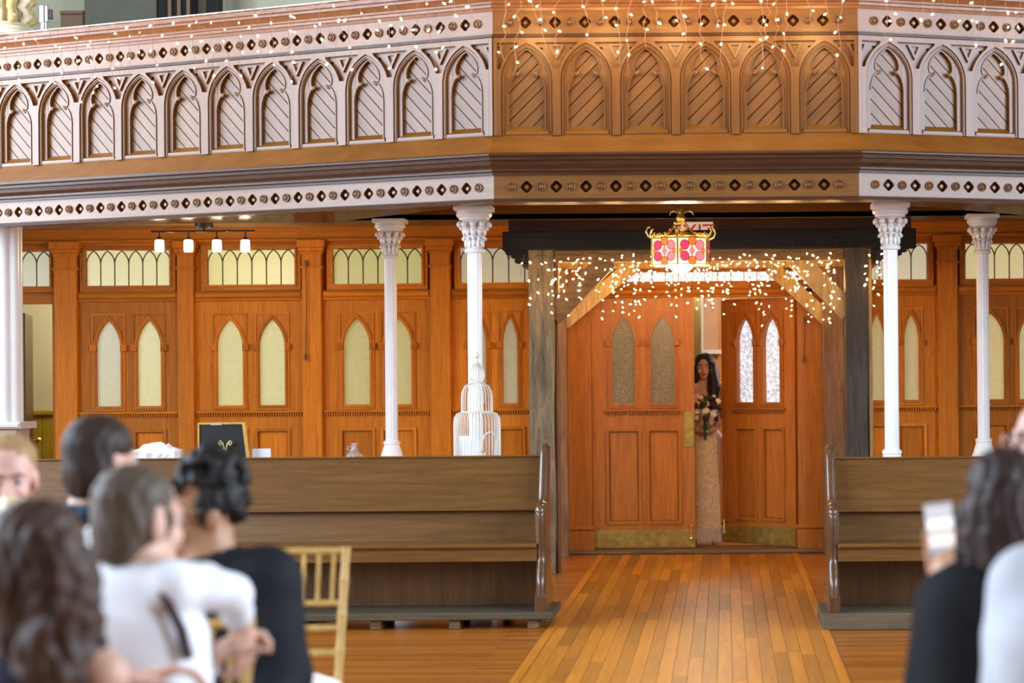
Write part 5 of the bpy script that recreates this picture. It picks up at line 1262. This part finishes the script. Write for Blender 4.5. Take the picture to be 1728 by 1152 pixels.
col = Body(.012); cr_ = [nk + np.array((.082 * math.cos(a), .076 * math.sin(a), .012)) for a in [i * math.pi / 6 for i in range(12)]]
for i in range(12): col.c(cr_[i], cr_[(i + 1) % 12], .020, .020)
link('collar', col.mesh('collar', cloth('blue_collar_cloth', (.035, .07, .11)), .008), t)
Hh = Body(.02); w = hd.w
Hh.e(w((0, .018, .050)), (.084, .105, .085), hd.R).e(w((0, .045, -.01)), (.079, .074, .085), hd.R).e(w((0, .058, -.05)), (.060, .045, .05), hd.R)
Hh.e(w((0, -.11, -.035)), (.085, .075, .095), hd.R, .015, True)
for sx in (-1, 1): Hh.e(w((sx * .085, .006, -.02)), (.03, .03, .036), hd.R, .01, True)
link('hair', Hh.mesh('hair', hair_mat('dark_brown_hair', (.050, .030, .020), (.016, .010, .008)), .008, strand=.0014), t); hd.face_parts(t)
TR = Body(.03); legs(TR, hips, (0, -1, 0), None); TR.e((hips[0], hips[1], .53), (.19, .15, .11)); link('trousers', TR.mesh('trousers', MATS['black_trousers'], .014), t)
# ---------------------------------------------------------------- blonde guest at the left edge, cup at her lips
z = 6.6
t = person((V3(10, 1000, z)[0], z, 0), 'blonde woman at the left edge drinking from a pale cup')
hd = Head(V3(14, 805, z), (.28, -.94, -.16), 1.05)
nk = V3(6, 880, z); chest = V3(4, 985, z); hips = V3(4, 1170, z); hips[2] = .56
S = Body(.03); hd.skin(S, nk, True); S.c(nk, chest, .06, .11).c(chest, hips, .11, .13)
shL, shR = V3(-80, 935, z), V3(92, 935, z)
elR = V3(105, 1060, z - .1); wrR = V3(52, 912, z - .17); elL = V3(-95, 1070, z - .08); wrL = V3(-40, 1090, z - .3)
S.c(nk, shL, .045, .042).c(nk, shR, .045, .042).chain([shR, elR, wrR], [.042, .034, .025]).chain([shL, elL, wrL], [.042, .034, .025])
hand(S, wrR, (-.55, .15, .75), (-.2, .9, 0), (-.2, .7, .6), .95, (.3, .5, .4)); hand(S, wrL, (.4, -.8, 0), (0, 0, -1), (1, 0, 0), .95)
link('body', S.mesh('body', SK3, .0075), t)
C = Body(.04); C.c(nk - np.array((0, 0, .10)), chest, .085, .145).c(chest, hips, .145, .15).c(nk - np.array((0, 0, .08)), shL, .06, .066).c(nk - np.array((0, 0, .08)), shR, .06, .066)
C.chain([shL, elL], [.068, .056]).chain([shR, elR], [.068, .056]); C.e((hips[0], hips[1], .54), (.19, .16, .12)); legs(C, hips, (0, -1, 0), None)
link('dress', C.mesh('dress', cloth('rust_dress_cloth', (.20, .09, .05)), .013), t)
Hh = Body(.02); w = hd.w
Hh.e(w((0, .026, .045)), (.083, .095, .082), hd.R).e(w((0, .05, -.02)), (.078, .07, .085), hd.R); Hh.e(w((0, -.10, -.03)), (.066, .085, .098), hd.R, .012, True)
Hh.c(w((0, .10, .03)), w((0, .13, -.02)), .04, .035)
link('hair', Hh.mesh('hair', hair_mat('blonde_hair', (.50, .31, .14), (.22, .12, .05)), .0075, strand=.0014), t); hd.face_parts(t, brow=(.16, .09, .05))
lc = hd.w((.006, -.135, -.085))
cpv = thing('drinking_cup', tuple(lc - np.array((0, 0, .03))), 'pale yellow cup held at the lips of the blonde woman', 'cup')
mk('cup_wall', MB().lathe([(.002, -.05), (.026, -.05), (.036, .05), (.033, .05), (.024, -.044), (.002, -.044)], 20, Matrix.Translation(lc) @ Matrix.Rotation(-.45, 4, 'X'), cap=False), plain('pale_cup', (.80, .72, .45), .3), cpv, 40)
mk('cup_rim', MB().tube([Matrix.Translation(lc) @ Matrix.Rotation(-.45, 4, 'X') @ Vector((.036 * math.cos(a), .036 * math.sin(a), .05)) for a in [i * math.pi / 8 for i in range(16)]], .003, 5, closed=True), MATS['pale_cup'], cpv, 60)
# ---------------------------------------------------------------- woman with long dark hair, lower left foreground
z = 4.45
t = person((V3(70, 1100, z)[0], z, 0), 'woman with long wavy dark brown hair seen from behind at lower left')
hd = Head(V3(72, 950, z), (.45, .88, 0), 1.0)
nk = V3(66, 1060, z); chest = V3(58, 1170, z); hips = V3(58, 1400, z); hips[2] = .56
shL, shR = V3(-60, 1120, z + .05), V3(175, 1140, z - .02)
elR, wrR = V3(160, 1235, z + .14), V3(226, 1152, z + .22); elL, wrL = V3(-75, 1330, z), V3(-10, 1400, z - .2)
S = Body(.03); hd.skin(S, nk, True); S.c(nk, chest, .06, .11).c(chest, hips, .11, .13).c(nk, shL, .05, .045).c(nk, shR, .05, .045)
S.chain([shR, elR, wrR], [.044, .036, .026]).chain([shL, elL, wrL], [.044, .036, .026])
hand(S, wrR, (.8, .2, .25), (.4, 0, -.8), (.2, -.7, .5), 1.0, (.5, .6, .4)); hand(S, wrL, (.3, -.8, -.1), (0, 0, -1), (1, 0, 0))
link('body', S.mesh('body', SK1, .0075), t)
C = Body(.04); C.c(chest - np.array((0, 0, .02)), hips, .14, .155).e((hips[0], hips[1], .54), (.19, .16, .12)); legs(C, hips, (0, -1, 0), None)
link('dress', C.mesh('dress', cloth('navy_dress_cloth', (.03, .03, .05)), .013), t)
Hh = Body(.02); w = hd.w
Hh.e(w((0, .02, .042)), (.090, .104, .092), hd.R).e(w((0, .045, -.03)), (.092, .085, .10), hd.R)
Hh.e(w((0, -.125, -.03)), (.075, .075, .10), hd.R, .012, True)
rh = random.Random(8)
for i in range(26):
    px0 = -8 + 158 * i / 25; dz_ = -.02 - .085 * math.sin(math.pi * i / 25); pts = []; ph = rh.uniform(0, 6)
    y0_ = 895 + 55 * abs(i / 25 - .5) * 2
    for j in range(9):
        f = j / 8; pts.append(V3(px0 + (px0 - 70) * .10 * f + 9 * math.sin(ph + f * 9), y0_ + (1215 - y0_) * f, z + dz_ + .012 * math.cos(ph + f * 9)))
    Hh.chain(pts, [.020, .022, .022, .021, .020, .020, .019, .017, .010], .010)
link('hair', Hh.mesh('hair', hair_mat('long_brown_hair', (.085, .045, .028), (.018, .010, .010), 7, 5), .007, strand=.0022), t); hd.face_parts(t)
# ---------------------------------------------------------------- woman with phone on the right
z = 5.2
t = person((V3(1670, 1100, z)[0], z, 0), 'woman with long dark hair and black top holding up a phone')
hd = Head(V3(1692, 848, z), (-.42, .88, -.02), 1.0)
nk = V3(1672, 948, z); chest = V3(1655, 1085, z); hips = V3(1655, 1300, z); hips[2] = .56
shL, shR = V3(1612, 966, z + .05), V3(1765, 985, z - .04)
elL, wrL = V3(1576, 1110, z + .20), V3(1592, 985, z + .42); elR, wrR = V3(1800, 1150, z), V3(1760, 1210, z - .25)
S = Body(.03); hd.skin(S, nk, True); S.c(nk, chest, .06, .11).c(chest, hips, .11, .13).c(nk, shL, .055, .054).c(nk, shR, .05, .048)
S.chain([shL, elL, wrL], [.050, .038, .027]).chain([shR, elR, wrR], [.048, .038, .027])
hand(S, wrL, (-.14, -.02, .95), (.12, -.95, 0), (.9, -.1, .1), .98, (.1, .25, .5)); hand(S, wrR, (0, -.8, -.2), (0, 0, -1), (-1, 0, 0))
link('body', S.mesh('body', SK2 if False else skin_mat('skin_warm', (.55, .28, .15)), .0075), t)
C = Body(.04); C.c(chest + np.array((0, 0, .06)), hips, .150, .165).c(chest + np.array((0, 0, .05)), shR - np.array((0, 0, .03)), .11, .075).c(chest + np.array((-.01, 0, .0)), shL - np.array((.0, 0, .085)), .12, .060)
C.chain([shL - np.array((.005, 0, .085)), elL, elL + (wrL - elL) * .30], [.060, .058, .046]).chain([shR, elR], [.07, .056])
C.c(V3(1592, 1015, z + .04), V3(1566, 1210, z + .04), .062, .072)
C.e((hips[0], hips[1], .54), (.20, .17, .12)); legs(C, hips, (-.9, .3, 0), None)
link('dress', C.mesh('dress', cloth('black_dress_cloth', (.010, .010, .012), .85, .2), .012), t)
Hh = Body(.02); w = hd.w
Hh.e(w((0, .016, .045)), (.085, .102, .088), hd.R).e(w((0, .04, -.03)), (.086, .082, .10), hd.R); Hh.e(w((0, -.125, -.035)), (.066, .075, .10), hd.R, .012, True)
for i in range(22):
    f0 = i / 21; px0 = 1628 + 135 * f0; dz_ = -.02 - .08 * math.sin(math.pi * f0); ph = rh.uniform(0, 6); y0_ = 800 + 60 * abs(f0 - .5) * 2
    pts = [V3(px0 + (1705 - px0) * -.06 * f + 16 * f * f + 3 * math.sin(ph + f * 5), y0_ + (1010 - y0_ + 30 * math.sin(ph)) * f, z + dz_) for f in [j / 7 for j in range(8)]]
    Hh.chain(pts, [.019, .020, .020, .019, .018, .017, .014, .008], .010)
link('hair', Hh.mesh('hair', hair_mat('dark_long_hair', (.055, .030, .024), (.012, .008, .008), 8, 8), .007, strand=.0022), t); hd.face_parts(t)
zp = z + .365
pc = Vector(V3(1587, 893, zp)); Mp = Matrix.Translation(pc) @ Matrix.Rotation(math.radians(-8), 4, 'Z') @ Matrix.Rotation(math.radians(-7), 4, 'Y')
ph_ = thing('smartphone', tuple(Mp @ Vector((0, 0, -.067))), 'smartphone with bright screen held up by the dark haired woman', 'phone')
hw, hh_ = .036, .068
mk('case', MB().cbox((-hw, .001, -hh_), (hw, .009, hh_), .0005), plain('phone_case', (.75, .75, .77), .3), ph_, M=Mp)
mk('bezel', MB().cbox((-hw, -.001, -hh_), (hw, .001, hh_), .0006), plain('phone_bezel', (.6, .6, .62), .2), ph_, M=Mp)
m_, nt, b_ = new_mat('phone_screen'); N = nt.nodes; L = nt.links
tc = N.new('ShaderNodeTexCoord'); sx_ = N.new('ShaderNodeSeparateXYZ'); mr = N.new('ShaderNodeMapRange'); mr.inputs[1].default_value = -.058; mr.inputs[2].default_value = .058
cr = N.new('ShaderNodeValToRGB'); el_ = cr.color_ramp.elements
el_[0].position = 0; el_[0].color = (.25, .3, .36, 1); el_[1].position = 1; el_[1].color = (.60, .60, .66, 1)
for ps, c_ in ((.10, (.35, .42, .5)), (.18, (1.0, .78, .72)), (.38, (1.0, .86, .80)), (.46, (.25, .2, .2)), (.52, (.9, .92, 1)), (.70, (.95, .95, 1)), (.78, (.5, .5, .56))):
    q_ = el_.new(ps); q_.color = (*c_, 1)
L.new(tc.outputs['Object'], sx_.inputs[0]); L.new(sx_.outputs[2], mr.inputs[0]); L.new(mr.outputs[0], cr.inputs[0]); L.new(cr.outputs[0], b_.inputs['Emission Color']); inp(b_, 'Emission Strength', 1.25); inp(b_, 'Base Color', (.02, .02, .02, 1))
mk('screen', MB().box((-hw + .003, -.002, -.058), (hw - .003, -.001, .058)), m_, ph_, M=Mp)
# ---------------------------------------------------------------- grey shirt at the right edge
z = 4.6
t = person((V3(1775, 1100, z)[0], z, 0), 'person in a pale grey shirt cut off at the lower right edge')
hd = Head(V3(1815, 830, z), (-.3, .9, 0), 1.02)
nk = V3(1805, 935, z); chest = V3(1790, 1080, z); hips = V3(1790, 1400, z); hips[2] = .56
shL, shR = V3(1738, 990, z + .03), V3(1890, 985, z - .03); elL, wrL = V3(1718, 1165, z + .05), V3(1735, 1150, z + .28); elR, wrR = V3(1930, 1170, z), V3(1850, 1250, z - .2)
S = Body(.03); hd.skin(S, nk); S.c(nk, chest, .07, .12).c(chest, hips, .12, .13).c(nk, shL, .05, .045).c(nk, shR, .05, .045).chain([shL, elL, wrL], [.045, .038, .028]).chain([shR, elR, wrR], [.045, .038, .028])
hand(S, wrL, (.3, .8, .1), (.5, 0, -.7), (0, -.2, 1)); hand(S, wrR, (0, -.8, 0), (0, 0, -1), (-1, 0, 0))
link('body', S.mesh('body', SK3, .009), t)
C = Body(.045); C.c(nk - np.array((0, 0, .05)), chest, .085, .15).c(chest, hips, .15, .16).c(nk - np.array((0, 0, .06)), shL, .075, .078).c(nk - np.array((0, 0, .06)), shR, .075, .078)
C.chain([shL, elL, elL + (wrL - elL) * .5], [.080, .064, .050]).chain([shR, elR], [.08, .064])
link('shirt', C.mesh('shirt', cloth('pale_grey_cloth', (.60, .62, .68), .8, .18, 9), .012), t)
Hh = Body(.02); w = hd.w
Hh.e(w((0, .022, .045)), (.083, .098, .082), hd.R).e(w((0, .045, -.01)), (.078, .072, .08), hd.R); Hh.e(w((0, -.105, -.035)), (.085, .075, .095), hd.R, .015, True)
link('hair', Hh.mesh('hair', MATS['dark_brown_hair'], .009, strand=.0014), t); hd.face_parts(t)
TR = Body(.03); legs(TR, hips, (0, -1, 0), None); TR.e((hips[0], hips[1], .53), (.19, .15, .11)); link('trousers', TR.mesh('trousers', MATS['black_trousers'], .014), t)
# ---------------------------------------------------------------- face at the right edge
z = 6.3
t = person((V3(1765, 1000, z)[0], z, 0), 'fair person with glasses just showing at the right edge above the dark hair')
hd = Head(V3(1764, 742, z), (-.90, -.30, -.05), 1.05)
nk = V3(1765, 840, z); chest = V3(1775, 960, z); hips = V3(1775, 1170, z); hips[2] = .56
shL, shR = V3(1680 + 20, 905, z + .05), V3(1860, 905, z)
S = Body(.03); hd.skin(S, nk); S.c(nk, chest, .07, .12).c(chest, hips, .12, .13)
for sh, sx in ((shL, -1), (shR, 1)):
    el = sh + np.array((sx * .02, 0, -.27)); wq = el + np.array((-sx * .08, -.22, -.02)); S.c(nk, sh, .05, .045); S.chain([sh, el, wq], [.045, .038, .028]); hand(S, wq, (-sx * .3, -.8, -.1), (0, 0, -1), (-sx, 0, .2))
link('body', S.mesh('body', SK3, .009), t)
C = Body(.04); C.c(nk - np.array((0, 0, .05)), chest, .08, .15).c(chest, hips, .15, .16)
for sh, sx in ((shL, -1), (shR, 1)):
    el = sh + np.array((sx * .02, 0, -.27)); C.c(nk - np.array((0, 0, .05)), sh, .07, .076); C.chain([sh, el, el + np.array((-sx * .06, -.15, -.01))], [.078, .062, .048])
link('shirt', C.mesh('shirt', cloth('dim_shirt_cloth', (.06, .06, .07)), .013), t)
Hh = Body(.02); w = hd.w
Hh.e(w((0, .026, .045)), (.083, .098, .082), hd.R).e(w((0, .045, -.01)), (.078, .072, .08), hd.R); Hh.e(w((0, -.105, -.035)), (.085, .08, .1), hd.R, .015, True)
link('hair', Hh.mesh('hair', MATS['blonde_hair'], .009, strand=.0014), t); hd.face_parts(t)
gm = MB(); Mh = Matrix(np.block([[hd.R, hd.c[:, None]], [np.zeros((1, 3)), np.ones((1, 1))]]).tolist()) @ Matrix.Scale(hd.s, 4)
for sx in (-1, 1):
    gm.tube([Mh @ Vector((sx * .033 + .024 * math.cos(a), -.104, .002 + .019 * math.sin(a))) for a in [i * math.pi / 6 for i in range(12)]], .0028, 5, closed=True)
    gm.tube([Mh @ Vector(p_) for p_ in ((sx * .057, -.104, .008), (sx * .076, -.05, .008), (sx * .080, .02, .004))], .0028, 5)
mk('eyeglasses', gm, mSilver, t, 60)
TR = Body(.03); legs(TR, hips, (0, -1, 0), None); TR.e((hips[0], hips[1], .53), (.19, .15, .11)); link('trousers', TR.mesh('trousers', MATS['black_trousers'], .014), t)
# ---------------------------------------------------------------- the bride in the doorway
z = 19.46; kz = z / F
t = person((V3(1190, 900, z)[0], z, 0), 'bride in champagne lace gown standing between the open doors with a bouquet')
hd = Head(V3(1188.5, 619, z), (-.06, -1, -.04), .98)
nk = V3(1190, 648, z + .02); chest = V3(1191, 676, z + .01); waist = V3(1191, 708, z + .02); hip = V3(1191, 742, z + .02)
shL, shR = V3(1160, 655, z + .02), V3(1219, 655, z + .02); elL, wrL = V3(1158, 706, z + .03), V3(1180, 726, z - .15); elR, wrR = V3(1222, 706, z + .03), V3(1202, 725, z - .15)
S = Body(.025); hd.skin(S, nk, True)
S.c(nk, chest, .050, .085).c(chest, waist, .10, .10).c(waist, hip, .10, .12).c(nk + np.array((0, 0, -.01)), shL, .042, .046).c(nk + np.array((0, 0, -.01)), shR, .042, .046).c(chest + np.array((-.05, 0, .03)), chest + np.array((.05, 0, .03)), .075, .075)
S.chain([shL, elL, wrL], [.045, .034, .022]).chain([shR, elR, wrR], [.045, .034, .022])
for sx in (-1, 1):
    f_ = hip + np.array((sx * .07, 0, 0)); S.chain([f_, np.array((f_[0], z + .02, .50)), np.array((f_[0], z + .03, .10))], [.085, .055, .038]); S.c((f_[0], z + .02, .05), (f_[0], z - .10, .045), .035, .028)
hand(S, wrL, (.75, -.15, -.25), (.1, .5, .8), (0, -.5, .8), .88, (.5, .8, .5)); hand(S, wrR, (-.75, -.15, -.25), (-.1, .5, .8), (0, -.5, .8), .88, (.5, .8, .5))
link('body', S.mesh('body', skin_mat('skin_olive', (.52, .27, .16)), .006), t)
D_ = Body(.03); D_.c(chest + np.array((-.055, -.02, .012)), waist, .070, .10).c(chest + np.array((.055, -.02, .012)), waist, .070, .10).c(waist, hip, .100, .122)
hem = np.array((hip[0], z + .02, .06)); D_.chain([hip, hip * .5 + hem * .5, hem], [.122, .118, .135]); D_.c((hip[0] - .06, z + .08, .08), (hip[0] + .05, z + .1, .08), .10, .11)
link('gown', D_.mesh('gown', plain('champagne_lace', (.80, .57, .33), .7, c2=(.58, .38, .19), nscale=38, bump=.5), .009, .03), t)
lc_ = MB()
for i in range(40):
    a = 2 * math.pi * i / 40; rr = .145; x_, y_ = hip[0] + rr * math.cos(a), z + .035 + rr * .95 * math.sin(a)
    lc_.tube([(x_, y_, .17), (hip[0] + (rr + .010) * math.cos(a), z + .035 + (rr + .01) * .95 * math.sin(a), .09), (hip[0] + (rr + .012) * math.cos(a), z + .035 + (rr + .012) * .95 * math.sin(a), .042)], [.010, .012, .013], 5)
mk('lace_hem', lc_, plain('pale_lace', (.68, .54, .42), .8, noise=.35, nscale=60), t, 60)
Hh = Body(.018); w = hd.w
Hh.e(w((0, .022, .048)), (.084, .098, .082), hd.R).e(w((0, .05, -.03)), (.086, .07, .10), hd.R); Hh.e(w((-.008, -.105, -.022)), (.060, .085, .104), hd.R, .010, True)
rh = random.Random(21)
for i in range(12):
    x_ = .052 + .045 * rh.random(); y0_ = rh.uniform(-.06, .04)
    Hh.chain([w((x_ * .9, y0_, .02)), w((x_ * 1.1, y0_ - .015, -.08)), w((x_ * 1.2 + .012 * math.sin(i), y0_ - .05, -.18)), w((x_ * 1.15 + .014 * math.cos(i), y0_ - .07, -.29)), w((x_ * 1.1, y0_ - .075, -.37))], [.02, .022, .022, .020, .009], .01)
for i in range(7):
    x_ = -.06 - .025 * rh.random(); y0_ = rh.uniform(-.01, .06)
    Hh.chain([w((x_, y0_, .0)), w((x_ * 1.15, y0_, -.10)), w((x_ * 1.1, y0_ + .03, -.22)), w((x_, y0_ + .04, -.32))], [.02, .021, .02, .01], .01)
link('hair', Hh.mesh('hair', hair_mat('bride_dark_hair', (.022, .014, .012), (.007, .005, .005)), .006, strand=.0014), t); hd.face_parts(t, lip=(.22, .03, .04))
bq0 = Vector(V3(1193, 696, z - .22))
bq = thing('bridal_bouquet', tuple(Vector(V3(1190, 727, z - .17))), 'bouquet of cream and burgundy flowers held by the bride', 'bouquet')
mk('stems', MB().tube([Vector(V3(1190, 742, z - .16)), Vector(V3(1190, 726, z - .18)), bq0], [.012, .018, .03], 8), plain('stem_green', (.05, .09, .02), .6), bq, 60)
def rose(r, seed):
    q_ = random.Random(seed); mb = MB().ball((0, 0, 0), (r * .5, r * .5, r * .5), 8, 6)
    for ringi, (rr, n_) in enumerate(((.55, 4), (.85, 6), (1.05, 7))):
        for i in range(n_):
            a = 2 * math.pi * i / n_ + ringi * .5 + q_.uniform(-.1, .1)
            mb.ball((0, 0, 0), (r * .42, r * .14, r * .45), 7, 5, Matrix.Rotation(a, 4, 'Z') @ Matrix.Translation((0, r * rr * .62, r * (.12 - .16 * ringi))) @ Matrix.Rotation(-.35 - .3 * ringi, 4, 'X'))
    return mb
fcols = {'c': plain('cream_petal', (.80, .68, .40), .6), 'w': plain('ivory_petal', (.78, .74, .60), .6), 'b': plain('burgundy_petal', (.07, .012, .018), .6)}
fm = {k_: rose(.030, i).mesh('flower', m2, 60) for i, (k_, m2) in enumerate(fcols.items())}
for px_, py_, k_, s_ in ((1191, 694, 'c', 1.25), (1204, 698, 'w', 1.0), (1176, 696, 'w', .95), (1212, 676, 'w', .9), (1194, 681, 'w', .85), (1183, 671, 'c', .7), (1203, 682, 'b', 1.15), (1185, 683, 'b', 1.05), (1174, 684, 'b', .9), (1213, 688, 'b', .95),
                         (1197, 671, 'b', .9), (1175, 704, 'w', .8), (1209, 707, 'b', .9), (1190, 706, 'b', .8), (1166, 692, 'c', 1.0), (1205, 668, 'w', .6)):
    p_ = Vector(V3(px_, py_, z - .25 + rh.uniform(-.02, .03))); dr_ = (p_ - bq0 + Vector((0, -.10, .02))).normalized()
    link('flower', fm[k_], bq, Matrix.Translation(p_) @ dr_.to_track_quat('Z', 'Y').to_matrix().to_4x4() @ Matrix.Scale(s_, 4))
lfm = MB().add([(0, 0, 0), (.016, .02, .006), (.013, .05, .004), (0, .075, -.004), (-.013, .05, .004), (-.016, .02, .006), (0, .03, -.002)], [(0, 1, 6), (1, 2, 6), (2, 3, 6), (3, 4, 6), (4, 5, 6), (5, 0, 6)]).mesh('leaf', plain('leaf_green', (.07, .13, .03), .5, noise=.4), 60)
for i in range(26):
    a = rh.uniform(0, 2 * math.pi); rr = rh.uniform(.05, .12); p_ = bq0 + Vector((rr * .75 * math.cos(a), rh.uniform(-.05, .03), rr * math.sin(a) - .01))
    d_ = Vector((math.cos(a), rh.uniform(-.7, .1), math.sin(a) - .25))
    link('leaf', lfm, bq, Matrix.Translation(p_) @ d_.to_track_quat('Y', 'Z').to_matrix().to_4x4() @ Matrix.Scale(rh.uniform(.7, 1.1), 4))
